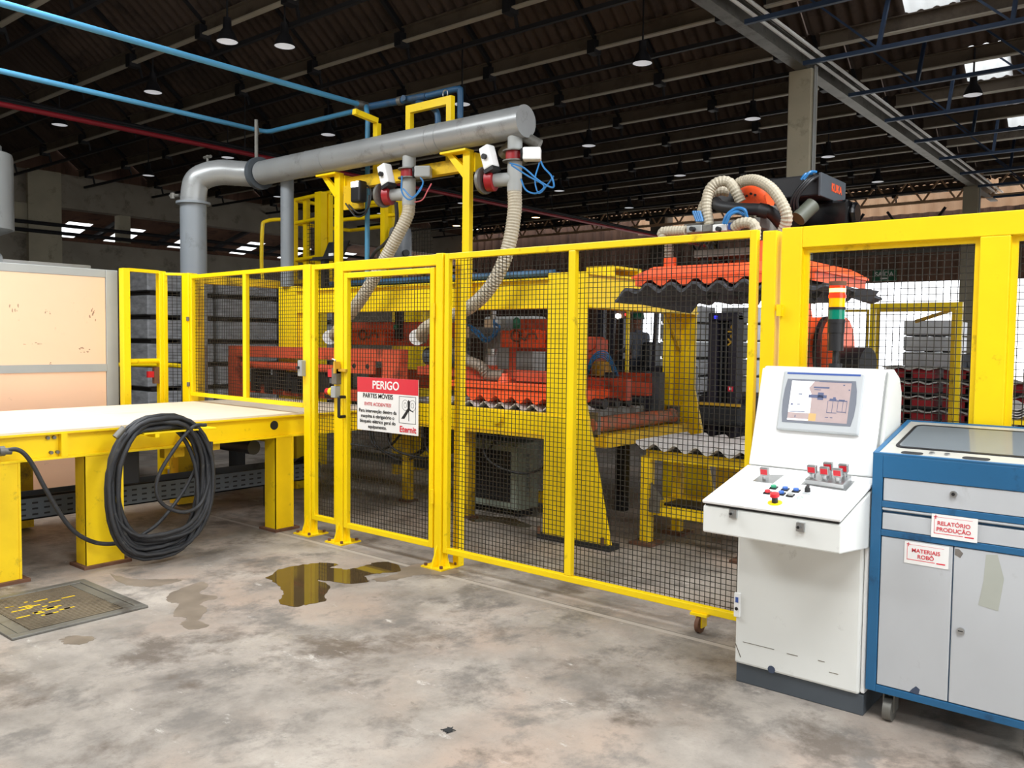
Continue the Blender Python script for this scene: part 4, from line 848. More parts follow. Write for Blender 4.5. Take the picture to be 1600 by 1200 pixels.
obj('drum', G().lathe([(0, -.69), (.055, -.69), (.06, -.6), (.065, -.5), (.065, .3), (.058, .45), (.055, .62), (.068, .63), (.068, .69), (0, .69)], (-3.86, 6.41, .915), 'y', 20), 'roller', rl, smooth=True); obj('bearing', G().box(-3.92, -3.8, 7.08, 7.12, .82, 1.0), 'steel_dull', rl)
obj('bearing', G().box(-3.9, -3.8, 5.74, 5.78, .82, 1.02), 'steel_dull', rl)
# far side conveyor of the machine seen past the column
fc = thing('outfeed_chassis', (-5.0, 6.9, 0), 'red outfeed chassis with black rollers deep inside the machine', 'machine part')
YF = 7.02
def W_(px, py_, y=YF): return aY(px, py_, y)
p, q = W_(905, 604), W_(1022, 584); obj('rail', G().box(p.x, q.x, YF, YF+.08, p.z, q.z), 'red_paint', fc); obj('rail', G().box(-5.2, -4.0, 6.85, 6.95, 1.1, 1.22), 'red_paint', fc)
for a_, b_ in ((945, 958), (1019, 1034)): p, q = W_(a_, 645, 6.96), W_(b_, 582, 6.96); obj('upright', G().box(p.x, q.x, 6.94, 7.01, .94, q.z), 'grey_dark', fc)
for i in range(4): obj('roller', G().cyl((-4.9, 6.15+.2*i, 1.06), (-4.0, 6.15+.2*i, 1.06), .045, 12), 'black', fc, smooth=True)
for x in (-5.0, -4.3): obj('support', G().box(x, x+.1, 6.8, 6.9, 0, 1.1), 'black', fc)
p = W_(922, 540); obj('gearbox', G().box(p.x-.1, p.x+.08, YF, YF+.2, 1.3, p.z+.06), 'red_paint', fc); obj('gear_cap', G().cyl((p.x, YF-.02, p.z+.02), (p.x, YF+.2, p.z+.02), .07, 14), 'red_paint', fc, smooth=True)
p = W_(941, 584); obj('coil', G().lathe([(.1, -.02), (.11, .06), (.08, .12), (.0, .13)], p, n=18), 'gold', fc, smooth=True)
g = G()
for i in range(4): g.tube(spline([W_(919, 585-4*i), W_(926, 566-3*i), W_(938, 558-3*i), W_(951, 566-4*i), W_(961+2*i, 588)], 6), .008, 6)
obj('air_tubes', g, 'blue_tube', fc, smooth=True)
# grey side cabinet inside the portal with blue air tubes
gb = thing('valve_cabinet', (-5.38, 6.35, 0), 'pale grey cabinet inside the portal with blue air tubes', 'cabinet')
obj('case', G().box(-5.75, -5.1, 6.55, 6.75, 0, 1.84), 'grey_light', gb, bevel=.02)
obj('air_tubes', G().tube(spline([aY(735, 513, 6.2), aY(745, 522, 6.15), aY(757, 533, 6.15), aY(770, 528, 6.15), aY(780, 512, 6.15), aY(773, 505, 6.2)], 8), .014, 8).tube(spline([aY(733, 508, 6.2), aY(748, 518, 6.15), aY(760, 529, 6.15), aY(772, 520, 6.15), aY(772, 500, 6.2)], 8), .012, 8), 'blue_tube', gb, smooth=True)
p = aY(765, 502, 6.2); obj('regulator', G().box(p.x-.05, p.x+.06, 6.18, 6.5, p.z-.06, p.z+.02).cyl(p+V((0, .05, .02)), p+V((0, .05, .1)), .03, 10), 'steel', gb)
p = aY(728, 518, 6.2); obj('fittings', G().box(p.x-.08, p.x+.06, 6.18, 6.5, p.z-.06, p.z+.05).sph(p+V((-.06, -.02, 0)), .03).sph(p+V((.0, -.02, .06)), .03), 'steel', gb)
# electric motor
mo = thing('drive_motor', (-5.5, 5.75, 1.35), 'dark grey electric motor behind the danger sign gate', 'motor')
obj('body', G().cyl((-5.75, 5.75, 1.44), (-5.42, 5.75, 1.44), .085, 20), 'grey_dark', mo, smooth=True)
g = G()
for i in range(12): t = i*math.pi/6; g.box(-5.72, -5.46, 5.75+.09*math.cos(t)-.004, 5.75+.09*math.cos(t)+.004, 1.44+.09*math.sin(t)-.004, 1.44+.09*math.sin(t)+.004)
obj('fins', g, 'grey_dark', mo); obj('fan_cover', G().cyl((-5.42, 5.75, 1.44), (-5.3, 5.75, 1.44), .095, 20), 'grey_dark', mo, smooth=True); obj('terminal_box', G().box(-5.64, -5.54, 5.65, 5.7, 1.46, 1.53), 'gold', mo); obj('foot', G().box(-5.72, -5.48, 5.68, 5.82, 1.34, 1.36), 'red_paint', mo)
# condenser box under the table
ac = thing('condenser_box', (-5.07, 6.0, 0), 'grey green cooling unit with black grille under the machine table', 'cooling unit')
obj('case', G().box(-5.39, -4.745, 5.9, 6.2, .06, .675), 'greygreen', ac, bevel=.012); obj('door', G().box(-5.375, -4.76, 5.885, 5.9, .07, .65), 'greygreen', ac, bevel=.006)
gl = obj('grille', G().box(-5.31, -4.83, 5.878, 5.887, .135, .595), 'black', ac, bevel=.004)
for i in range(14): obj('slat', G().box(-5.3, -4.84, 5.872, 5.879, .15+.031*i, .158+.031*i), 'black_matt', gl)
for i in range(9): obj('cable_gland', G().cyl((-4.745, 6.02, .2+.045*i), (-4.71, 6.02, .2+.045*i), .016, 8), 'steel', ac)
obj('foot', G().box(-5.36, -5.3, 5.95, 6.15, 0, .06).box(-4.83, -4.77, 5.95, 6.15, 0, .06), 'black', ac)
pool('oil_spill', [(728, 812), (745, 805), (775, 808), (800, 810), (830, 822), (812, 824), (770, 815), (745, 816)], 'water', .0015, 'dark oil spill under the cooling unit', 'stain')
# ------------------------------------------------------------------ sheet stand
sd = thing('sheet_stand', (-2.95, 6.2, 0), 'yellow steel stand carrying pale corrugated sheets', 'stand')
for x in (-3.43, -2.58):
    for y in (5.8, 6.3): obj('leg', G().box(x, x+.08, y, y+.08, .02, .7), 'yellow_worn', sd, bevel=.004); obj('foot_plate', G().box(x-.06, x+.14, y-.06, y+.14, 0, .02), 'rust', sd)
for z0, z1 in ((.68, .76), (.25, .32)):
    for y in (5.8, 6.3): obj('rail', G().box(-3.35, -2.58, y, y+.07, z0, z1), 'yellow_worn', sd)
    for x in (-3.43, -2.58): obj('rail', G().box(x, x+.07, 5.88, 6.3, z0, z1), 'yellow_worn', sd)
obj('back_plate', G().box(-3.0, -2.7, 6.24, 6.26, .32, .68), 'yellow_matt', sd); obj('clamp', G().prism([(-3.33, .5), (-3.22, .38), (-3.33, .34)], 'y', 5.79, 5.81).box(-3.34, -3.25, 5.78, 5.8, .27, .38), 'steel_dull', sd); obj('tray', G().box(-3.3, -2.6, 5.95, 6.2, .3, .32), 'black', sd)
obj('top_board', G().box(-3.44, -2.48, 5.78, 6.4, .76, .775), 'black_matt', sd)
for i in range(2): obj('corrugated_sheet', G().wave((-3.42, 5.7, .803+.013*i), (1, 0, 0), (0, 1, 0), 1.1, .85, .177, .026, .011, ph=.6, nv=2, seg=10), 'fibre_cement', smooth=True, label=['lower', 'upper'][i]+' pale corrugated sheet on the yellow stand', cat='sheet', group='sheets stacked on the stand')
# ------------------------------------------------------------------ suction duct
dk = thing('suction_duct', (-7.0, 5.35, 2.0), 'large grey sheet metal duct bending down at its left end', 'duct')
DYY, DZ, DR = 5.35, 3.345, .125
obj('main_pipe', G().cyl((-7.85, DYY, DZ), (-4.29, DYY, DZ), DR, 32), 'grey_duct', dk, smooth=True)
obj('end_cap', G().cyl((-4.29, DYY, DZ), (-4.275, DYY, DZ), DR+.003, 32), 'grey_duct', dk, smooth=True)
for x in (-7.05, -6.75, -5.32, -5.2): obj('seam_band', G().cyl((x, DYY, DZ), (x+.012, DYY, DZ), DR+.003, 32), 'grey_duct', dk, smooth=True)
obj('flange', G().cyl((-7.93, DYY, DZ), (-7.87, DYY, DZ), .17, 28), 'grey_dark', dk, smooth=True)
RX, RY = -8.4, 4.87; zf = aX(303, 318, RX).z
ex = spline([(-8.0, DYY-.02, DZ), (-8.1, 5.23, DZ+.005), (-8.22, 5.08, DZ+.005), (-8.32, 4.96, DZ-.04), (-8.38, 4.89, DZ-.12), (RX, RY, zf+.02), (RX, RY, zf-.02)], 5)
obj('elbow', G().tube(ex, .132, 28), 'grey_duct', dk, smooth=True)
for i in (4, 8, 12, 16, 20, 24): obj('elbow_seam', G().tube([ex[i], ex[i]+(ex[i+1]-ex[i]).normalized()*.008], .1345, 28), 'grey_duct', dk, smooth=True)
obj('riser_flange', G().cyl((RX, RY, zf-.012), (RX, RY, zf+.012), .175, 28), 'grey_paint', dk, smooth=True)
obj('riser', G().cyl((RX, RY, .0), (RX, RY, zf), .135, 28), 'grey_paint', dk, smooth=True)
obj('tap', G().cyl((RX-.1, RY-.1, zf+.08), (RX-.22, RY-.14, zf+.08), .018, 10).cyl((RX-.18, RY-.13, zf+.05), (RX-.18, RY-.13, zf+.11), .028, 8), 'steel_dull', dk); obj('tap', G().cyl((-8.3, 4.98, DZ+.08), (-8.3, 4.98, DZ+.18), .014, 8).cyl((-8.36, 4.98, DZ+.16), (-8.24, 4.98, DZ+.16), .018, 8), 'steel_dull', dk)
obj('hanger_rod', G().cyl((-7.96, DYY, DZ+.13), (-7.96, DYY, 3.92), .02, 8).cyl((-7.96, DYY, 3.9), (-8.44, 5.7, 3.92), .014, 8), 'steel_dull', dk)
obj('support_post', G().cyl((-7.57, 5.46, 2.14), (-7.57, 5.46, DZ-.03), .068, 20), 'grey_paint', dk, smooth=True)
# yellow frame that carries it
yf = thing('duct_frame', (-5.8, 5.4, 2.1), 'yellow frame of two posts and a beam carrying the duct', 'frame')
for x in (-6.65, -4.94):
    obj('post', G().box(x-.04, x+.04, 5.375, 5.425, 1.875, 3.2), 'yellow', yf, bevel=.004)
    obj('cradle', G().prism([(x-.04, 2.98), (x-.04, 3.08), (x-.18, 3.2), (x-.24, 3.2)], 'y', 5.38, 5.42), 'yellow', yf); obj('saddle', G().box(x-.26, x+.04, 5.32, 5.43, 3.195, 3.212), 'yellow', yf)
    obj('rear_lug', G().box(x+.04, x+.06, 5.425, 5.56, 3.03, 3.19), 'yellow', yf)
obj('beam', G().box(-6.6, -4.99, 5.45, 5.53, 3.06, 3.17), 'yellow_matt', yf); obj('junction_plate', G().box(-6.58, -6.3, 5.4, 5.42, 2.85, 3.08), 'yellow_matt', yf)
for xs, zt in (((-5.82, -5.3), 3.74), ):
    for x in xs: obj('hoop_leg', G().box(x-.03, x+.03, 5.53, 5.58, 3.17, zt-.05), 'yellow', yf)
    obj('hoop_top', G().box(xs[0]-.03, xs[1]+.03, 5.53, 5.58, zt-.05, zt+.02), 'yellow', yf)
obj('lifting_eye', G().tube([V((-5.36+.03*math.cos(t*.6), 5.55, zt+.05+.035*math.sin(t*.6))) for t in range(12)], .006, 6), 'steel', yf)
obj('hoop_leg', G().box(-6.3, -6.24, 5.53, 5.58, 3.17, 3.665), 'yellow', yf); obj('hoop_top', G().bar((-6.27, 5.55, 3.69), (-6.27, 5.27, 3.72), .05, .05), 'yellow', yf)
p = aY(563, 290, 5.36); fl = thing('work_light', (p.x, p.y, p.z), 'black work light glowing under the yellow beam', 'lamp')
obj('housing', G().box(p.x-.08, p.x+.06, 5.3, 5.4, p.z-.16, p.z+.04), 'black', fl, bevel=.02); obj('lens', G().box(p.x-.06, p.x+.04, 5.295, 5.31, p.z-.02, p.z+.03), 'lamp_white', fl)
obj('cable_bunch', G().tube(spline([aY(545, 320, 5.38), aY(560, 333, 5.36), aY(575, 325, 5.36), aY(580, 300, 5.38), aY(574, 290, 5.4)], 6), .008, 6).tube(spline([aY(540, 318, 5.38), aY(556, 338, 5.36), aY(572, 332, 5.36), aY(577, 305, 5.38)], 6), .008, 6), 'cable', fl, smooth=True)
# suction valves under the duct
def valve(x, lab, right):
    t = thing('suction_valve', (x, DYY, 2.8), lab, 'valve', 'pneumatic valves hanging from the duct')
    obj('stub', G().cyl((x, DYY, 3.25), (x, DYY, 3.12), .06, 18), 'grey_light', t, smooth=True)
    obj('flange', G().cyl((x, DYY, 3.125), (x, DYY, 3.115), .1, 20), 'steel_dull', t, smooth=True); obj('flange', G().cyl((x, DYY, 3.035), (x, DYY, 3.045), .1, 20), 'steel_dull', t, smooth=True)
    obj('valve_ring', G().cyl((x, DYY, 3.045), (x, DYY, 3.115), .075, 20), 'red_valve', t, smooth=True)
    obj('tee', G().cyl((x, DYY, 3.035), (x, DYY, 2.8), .06, 18).cyl((x, DYY, 2.9), (x-.16, DYY-.06, 2.9), .055, 16), 'grey_light', t, smooth=True)
    obj('side_ring', G().cyl((x-.16, DYY-.06, 2.9), (x-.22, DYY-.08, 2.9), .09, 20), 'red_valve', t, smooth=True)
    f = obj('side_flange', G().lathe([(.045, 0), (.11, 0), (.11, .03), (.045, .03), (.045, 0)], (x-.26, DYY-.09, 2.9), 'x', 20), 'steel_dull', t, smooth=True)
    for i in range(6): a = i*math.pi/3; obj('bolt', G().cyl((x-.262, DYY-.09+.085*math.cos(a), 2.9+.085*math.sin(a)), (x-.275, DYY-.09+.085*math.cos(a), 2.9+.085*math.sin(a)), .01, 6), 'steel', f)
    a1 = obj('actuator', G().bar((x-.2, DYY-.12, 3.16), (x-.14, DYY-.12, 2.98), .1, .1, (0, 1, 0)), 'white_plain', t, bevel=.015); obj('end_cap', G().bar((x-.14, DYY-.12, 2.98), (x-.13, DYY-.12, 2.95), .1, .1, (0, 1, 0)), 'black', a1); obj('knob', G().cyl((x-.17, DYY-.165, 3.07), (x-.17, DYY-.195, 3.07), .022, 12), 'black', a1)
    a2 = obj('actuator', G().bar((x+.1, DYY-.02, 3.08), (x+.22, DYY+.06, 3.08), .1, .1), 'grey_light' if not right else 'white_plain', t, bevel=.012); obj('end_cap', G().cyl((x+.1, DYY-.02, 3.08), (x+.085, DYY-.03, 3.08), .05, 8), 'black', a2); obj('shaft', G().cyl((x+.05, DYY, 3.08), (x+.1, DYY, 3.08), .03, 10), 'red_valve', a2)
    if right: obj('branch', G().cyl((x+.02, DYY+.05, 3.26), (x+.16, DYY+.12, 3.17), .045, 14).cyl((x-.06, DYY+.1, 3.24), (x-.26, DYY+.16, 3.16), .05, 14), 'steel_dull', t, smooth=True)
    return t
v1 = valve(-5.61, 'left suction valve with white actuator under the duct', False)
v2 = valve(-4.385, 'right suction valve with white actuators near the duct end', True)
obj('air_tubes', G().tube(spline([aY(628, 275, 5.25), aY(628, 300, 5.2), aY(640, 312, 5.2), aY(655, 300, 5.2), aY(661, 285, 5.25), aY(657, 278, 5.3)], 6), .007, 6).tube(spline([aY(630, 295, 5.2), aY(645, 308, 5.2), aY(660, 290, 5.25)], 6), .007, 6), 'blue_tube', v1, smooth=True)
obj('pink_tube', G().tube(spline([aY(648, 316, 5.25), aY(660, 312, 5.25), aY(668, 298, 5.25), aY(674, 287, 5.25)], 6), .006, 6), 'pink_tube', v1, smooth=True)
obj('air_tubes', G().tube(spline([aY(797, 255, 5.2), aY(818, 262, 5.2), aY(842, 282, 5.2), aY(864, 293, 5.2), aY(862, 276, 5.2), aY(850, 262, 5.25), aY(845, 252, 5.25)], 8), .007, 6).tube(spline([aY(799, 258, 5.2), aY(825, 275, 5.2), aY(850, 290, 5.2), aY(838, 302, 5.2), aY(822, 297, 5.2), aY(814, 280, 5.25)], 8), .007, 6).tube(spline([aY(843, 254, 5.25), aY(836, 280, 5.2), aY(842, 302, 5.2), aY(856, 288, 5.2), aY(865, 275, 5.2)], 8), .006, 6), 'blue_tube', v2, smooth=True)
def hose(lab, pts, r, m, extra=None):
    t = thing('suction_hose', pts[-1], lab, 'hose'); obj('ribbed_tube', ribbed(pts, r, .024, .05), m, t, smooth=False)
    if extra: extra(t)
    return t
def disc_end(c):
    return lambda t: obj('end_disc', G().cyl(c, c+V((.01, -.013, 0)), .075, 20), 'white_plain', t, smooth=True)
hose('cream ribbed hose from the left suction valve', [V((-5.61, 5.35, 2.81)), V((-5.61, 5.33, 2.7)), aY(616, 378, 5.28), aY(590, 425, 5.26), aY(562, 470, 5.26), aY(535, 505, 5.4), aY(522, 525, 5.6)], .057, 'hose_cream', disc_end(aY(516, 527, 5.6)))
hose('cream ribbed hose from the right suction valve', [V((-4.385, 5.35, 2.81)), aY(804, 330, 5.33), aY(796, 380, 5.3), aY(780, 425, 5.28), aY(755, 462, 5.28), aY(722, 487, 5.32), aY(688, 500, 5.42), aY(663, 515, 5.55), aY(658, 530, 5.7)], .057, 'hose_cream', disc_end(aY(652, 527, 5.62)))
hose('dusty short hose plugged into the press plate', [aY(690, 520, 5.75), aY(706, 540, 5.7), aY(728, 562, 5.66), aY(750, 572, 5.66), aY(764, 586, 5.7), V((-4.8, 5.75, 1.29))], .05, 'hose_dusty')
hz2 = thing('black_hose', aY(620, 320, 5.4), 'thin black hose hanging from the left valve into the platform', 'hose'); obj('tube', G().tube(spline([aY(619, 316, 5.3), aY(620, 345, 5.35), aY(614, 365, 5.4), aY(600, 382, 5.5), aY(585, 395, 5.6), aY(578, 412, 5.7)], 8), .018, 8), 'black_rubber', hz2, smooth=True)
# ------------------------------------------------------------------ overhead pipes
bp_ = thing('compressed_air_pipes', (-7.0, 4.0, 3.95), 'blue compressed air pipes running overhead to the duct', 'pipe')
obj('upper_run', G().tube([(-6.78, -2, 3.95), (-6.7, 5.75, 3.95)], .026, 12), 'blue_pipe', bp_, smooth=True)
obj('lower_run', G().tube([(-8.44, -2, 3.95), (-8.45, 5.72, 3.95), (-8.42, 5.8, 3.95), (-8.36, 5.82, 3.95), (-6.75, 5.84, 3.95)], .026, 12), 'blue_pipe', bp_, smooth=True)
obj('header', G().tube([(-6.8, 5.8, 3.95), (-5.95, 5.9, 3.95)], .035, 12), 'blue_dark', bp_, smooth=True); obj('coupling', G().cyl((-6.72, 5.68, 3.95), (-6.7, 5.8, 3.95), .045, 12), 'steel_dull', bp_, smooth=True); obj('coupling', G().cyl((-6.3, 5.86, 3.95), (-6.25, 5.865, 3.95), .044, 12), 'steel_dull', bp_, smooth=True)
obj('branch', G().tube(spline([aZ(630, 153, 3.95), aZ(648, 159, 3.95), aY(668, 165, 5.62), aY(680, 172, 5.62), aY(684, 182, 5.62), aY(684, 198, 5.62)], 5), .028, 10), 'blue_dark', bp_, smooth=True)
obj('branch', G().tube(spline([(-5.95, 5.9, 3.95), (-5.75, 5.95, 3.97), (-5.6, 5.97, 3.97), (-5.57, 5.97, 3.93), (-5.57, 5.97, 3.6)], 5), .03, 10), 'blue_dark', bp_, smooth=True)
obj('drop', G().tube(spline([(-6.65, 5.75, 3.93), (-6.5, 5.62, 3.85), (-6.46, 5.6, 3.75), (-6.46, 5.6, 3.6)], 5)+[V((-6.46, 5.6, 2.12))], .024, 10), 'blue_pipe', bp_, smooth=True)
for x, y in ((-8.44, 1.0), (-6.75, 1.0)): obj('hanger', G().cyl((x, y, 3.95), (x, y, 5.9), .012, 8), 'steel_dull', bp_)
rp = thing('red_fire_pipe', (-12, 8, 4.5), 'thin red fire main running under the roof', 'pipe')
obj('run', G().tube([(-11.92, -2, 4.5), (-11.84, 23.5, 4.5)], .035, 10), 'red_pipe', rp, smooth=True)
for y in (2.55+.06, 7.79, 13.02, 18.25): obj('hanger', G().cyl((-11.9, y, 4.5), (-11.9, y, 5.5), .01, 6), 'roof_steel', rp)
kp = thing('dark_service_pipes', (-12.3, 8, 4.7), 'pair of dark service pipes above the red fire main', 'pipe')
for dx, dz in ((0, 4.72), (.25, 4.62)): obj('run', G().tube([(-12.5+dx, -2, dz), (-12.4+dx, 23.5, dz)], .03, 8), 'roof_steel', kp, smooth=True)
for y in (4.3, 11.27, 16.5): obj('hanger', G().cyl((-12.35, y, 4.6), (-12.35, y, 5.5), .01, 6), 'roof_steel', kp)
# ------------------------------------------------------------------ maintenance platform
mp = thing('maintenance_platform', (-8.3, 7.1, 0), 'yellow railed maintenance platform behind the duct', 'platform')
obj('deck', G().box(-9.4, -7.3, 6.8, 7.8, 2.3, 2.36), 'yellow_matt', mp); [obj('leg', G().box(x, x+.1, y, y+.1, 0, 2.3), 'yellow_matt', mp) for x, y in ((-9.35, 6.85), (-7.45, 6.85), (-9.35, 7.65))]
def rl_(p, q, r=.025, n='rail', m='yellow'): obj(n, G().cyl(p, q, r, 10), m, mp, smooth=True)
for x, y in ((-9.34, 6.85), (-9.15, 6.9), (-8.62, 6.85), (-8.4, 7.7), (-7.6, 6.85), (-7.4, 6.9)): obj('post', G().box(x-.035, x+.035, y-.03, y+.03, 2.36, 3.4 if x < -8 else 3.25), 'yellow', mp)
for z in (3.4, 3.1, 2.62): rl_((-9.36, 6.85, z), (-8.6, 6.85, z+.03)); rl_((-9.36, 6.85, z), (-9.3, 7.75, z)); rl_((-9.3, 7.75, z), (-8.5, 7.75, z))
for z in (3.25, 3.08): rl_((-8.55, 6.9, z), (-7.4, 6.9, z-.02))
obj('cage_loop', G().tube(spline([(-9.42, 6.75, 3.15), (-9.6, 6.6, 3.12), (-9.62, 6.55, 3.0), (-9.62, 6.55, 2.36), (-9.5, 6.6, 2.3), (-9.4, 6.8, 2.3)], 5), .025, 8), 'yellow', mp, smooth=True)
obj('mesh_infill', mesh_g(-9.1, -8.65, 2.4, 3.1, 6.87, .05, .005), 'wire', mp, kind='stuff'); obj('mesh_infill', mesh_g(-8.5, -7.65, 2.4, 3.05, 7.72, .05, .005), 'wire', mp, kind='stuff')
obj('main_post', G().box(-8.72, -8.6, 6.7, 6.8, 0, 3.42), 'yellow', mp)
tk = thing('air_tank', (-7.43, 6.55, 2.36), 'small grey upright tank on the maintenance platform', 'tank')
obj('shell', G().lathe([(0, 0), (.12, .0), (.135, .03), (.135, .48), (.12, .54), (.06, .57), (0, .575)], (-7.43, 6.95, 2.36), n=24), 'grey_paint', tk, smooth=True); obj('gauge', G().cyl((-7.29, 6.9, 2.6), (-7.25, 6.88, 2.6), .04, 12).box(-7.3, -7.2, 6.87, 6.95, 2.5, 2.56), 'black', tk)
lp = thing('laptop', (-7.02, 5.55, 2.3), 'open black laptop standing on the machine beam', 'laptop')
obj('base', G().box(-7.2, -6.85, 5.5, 5.62, 2.415, 2.432), 'black', lp); obj('lid', G().hexa([(-7.19, 5.62, 2.43), (-6.86, 5.62, 2.43), (-6.86, 5.635, 2.43), (-7.19, 5.635, 2.43), (-7.16, 5.68, 2.6), (-6.83, 5.68, 2.6), (-6.83, 5.695, 2.6), (-7.16, 5.695, 2.6)]), 'black_gloss', lp); obj('sticker', G().box(-7.06, -6.99, 5.6, 5.615, 2.44, 2.475), 'white_plain', lp)
lst = thing('laptop_stand', (-7.02, 5.56, 2.1), 'black shelf under the open laptop', 'shelf'); obj('plate', G().box(-7.22, -6.83, 5.48, 5.66, 2.4, 2.414), 'black', lst); obj('leg', G().box(-7.06, -7.0, 5.5, 5.56, 2.103, 2.4), 'black', lst)
# ------------------------------------------------------------------ left: beige booth, cyclone, wrapped stacks
bb = thing('panel_booth', (-8.7, 1.6, 0), 'beige panelled booth in a grey frame behind the conveyor', 'booth')
bx_, by_ = -8.0, 3.86
obj('body', G().box(-9.4, bx_-.02, -2.5, by_-.01, .02, 2.2), 'grey_light', bb)
for y0, y1 in ((2.1, by_-.12), (.3, 2.04), (-2.4, .24)):
    obj('upper_panel', G().box(bx_-.02, bx_-.004, y0, y1, 1.33, 2.14), 'beige', bb); obj('lower_panel', G().box(bx_-.02, bx_-.004, y0, y1, .1, 1.27), 'beige', bb)
obj('corner_stile', G().box(bx_-.1, bx_, by_-.115, by_, 0, 2.215), 'grey_light', bb, bevel=.006); obj('top_rail', G().box(bx_-.08, bx_, -2.5, by_-.115, 2.14, 2.215), 'grey_light', bb, bevel=.006); obj('mid_rail', G().box(bx_-.03, bx_+.004, -2.5, by_-.115, 1.265, 1.335), 'grey_light', bb)
for y in (2.07, .27): obj('stile', G().box(bx_-.03, bx_, y-.03, y+.03, 0, 2.14), 'grey_light', bb)
mat('smudge', (158, 128, 106), .7, var=.25, vs=20)
for x_, y_, w_, h_ in ((22, 482, .05, .12), (75, 488, .05, .05), (60, 537, .12, .02), (148, 490, .06, .1), (80, 570, .05, .04), (132, 545, .08, .05)):
    q = aX(x_, y_, bx_); rr_ = random.Random(x_); gs = G()
    for j in range(7): yj, zj, sj = q.y+rr_.gauss(0, w_*.35), q.z+rr_.gauss(0, h_*.35), rr_.uniform(.15, .5); gs.prism([(yj+w_*sj*.4*math.cos(i*.9)*rr_.uniform(.3, 1), zj+h_*sj*.5*math.sin(i*.9)*rr_.uniform(.3, 1)) for i in range(7)], 'x', bx_-.004, bx_-.0034+.00005*j)
    obj('smudge', gs, 'smudge', bb, kind='stuff')
obj('roof_rail', G().box(-8.3, -8.2, 2.9, 3.7, 2.2, 2.26).cyl((-8.25, 2.88, 2.25), (-8.25, 2.94, 2.25), .06, 10), 'steel', bb)
cy = thing('dust_cyclone', (-9.6, 3.1, 0), 'light grey dust collector drum cut by the left edge', 'drum')
c0 = (-9.65, 3.22)
obj('drum', G().lathe([(0, 2.6), (.2, 2.6), (.34, 2.66), (.34, 3.38), (.33, 3.42), (0, 3.42)], (c0[0], c0[1], 0), n=32), 'grey_duct', cy, smooth=True); obj('outlet', G().lathe([(.14, 1.8), (.16, 2.6)], (c0[0], c0[1], 0), n=24), 'grey_duct', cy, smooth=True); obj('top_collar', G().lathe([(.24, 3.42), (.24, 3.5), (.22, 3.52), (0, 3.52)], (c0[0], c0[1], 0), n=28), 'grey_duct', cy, smooth=True); obj('skirt', G().cyl((c0[0], c0[1], 0), (c0[0], c0[1], 1.85), .15, 20), 'grey_duct', cy)
wb0 = None
for r, (x, y) in enumerate(((-13.25, 6.53), (-13.25, 7.75), (-13.25, 8.97))):
    for k in range(7):
        lab = '%s wrapped bundle of sheets, %s stack behind the belt' % (['lowest', 'second lowest', 'third lowest', 'middle', 'third highest', 'second highest', 'topmost'][k], ['nearest', 'middle', 'farthest'][r])
        if wb0 is None:
            wb0 = thing('wrapped_bundle', (x, y, 0), lab, 'bundle', 'film wrapped bundles on pallets')
            obj('film_wrap', G().box(x, x+.65, y, y+1.12, .07, .37), 'wrap', wb0, bevel=.02)
            g = G()
            for j in range(3): g.box(x, x+.65, y+.05+.46*j, y+.15+.46*j, 0, .07)
            g.box(x, x+.65, y, y+1.12, .055, .07); obj('pallet', g, 'pallet_dark', wb0)
            o0 = V((x, y, 0))
        else: dup(wb0, V((x, y, .372*k))-o0, lab)
# ------------------------------------------------------------------ robot
rb = thing('handling_robot', (-2.3, 6.75, 0), 'orange jointed robot arm with black boxes behind the fence', 'robot')
obj('pedestal', G().lathe([(.42, 0), (.42, .06), (.3, .1), (.28, .42), (.36, .46), (.36, .5), (0, .5)], (-2.3, 7.0, 0), n=28), 'black', rb, smooth=True)
obj('carousel', G().lathe([(.34, .5), (.37, .6), (.36, .85), (.3, 1.0), (.26, 1.2), (0, 1.25)], (-2.3, 7.0, 0), n=28), 'orange', rb, smooth=True)
obj('shoulder', G().cyl((-2.62, 6.7, 1.55), (-2.18, 6.7, 1.55), .26, 28).hexa([(-2.6, 6.5, 1.0), (-2.1, 6.5, 1.0), (-2.1, 7.1, 1.0), (-2.6, 7.1, 1.0), (-2.55, 6.52, 1.6), (-2.22, 6.52, 1.6), (-2.22, 6.95, 1.6), (-2.55, 6.95, 1.6)]), 'orange', rb, smooth=True)
obj('shoulder_motor', G().cyl((-2.2, 6.6, 1.45), (-1.95, 6.55, 1.45), .13, 20).cyl((-2.0, 6.5, 1.3), (-1.85, 6.45, 1.28), .09, 16), 'black', rb, smooth=True)
obj('ring_seal', G().cyl((-2.3, 6.62, 1.55), (-2.27, 6.62, 1.55), .265, 28), 'black', rb, smooth=True)
obj('lower_arm', G().hexa([(-2.62, 6.55, 1.5), (-2.42, 6.55, 1.5), (-2.42, 6.88, 1.5), (-2.62, 6.88, 1.5), (-2.74, 6.58, 2.6), (-2.6, 6.58, 2.6), (-2.6, 6.76, 2.6), (-2.74, 6.76, 2.6)]), 'orange', rb, bevel=.03)
obj('elbow', G().cyl((-2.75, 6.66, 2.58), (-2.35, 6.66, 2.58), .13, 24), 'orange', rb, smooth=True)
obj('upper_arm', G().tube([(-2.55, 6.75, 2.58), (-2.6, 6.3, 2.6), (-2.63, 5.9, 2.62), (-2.65, 5.62, 2.65)], .12, 18, rf=lambda i: [.14, .12, .1, .09][i]), 'black', rb, smooth=True)
c = aY(1178, 303, 5.62); obj('wrist', G().lathe([(0, -.1), (.06, -.1), (.1, -.06), (.11, 0), (.11, .08), (.085, .12), (0, .12)], (c.x, 5.62, c.z-.02), 'x', 22), 'orange', rb, smooth=True)
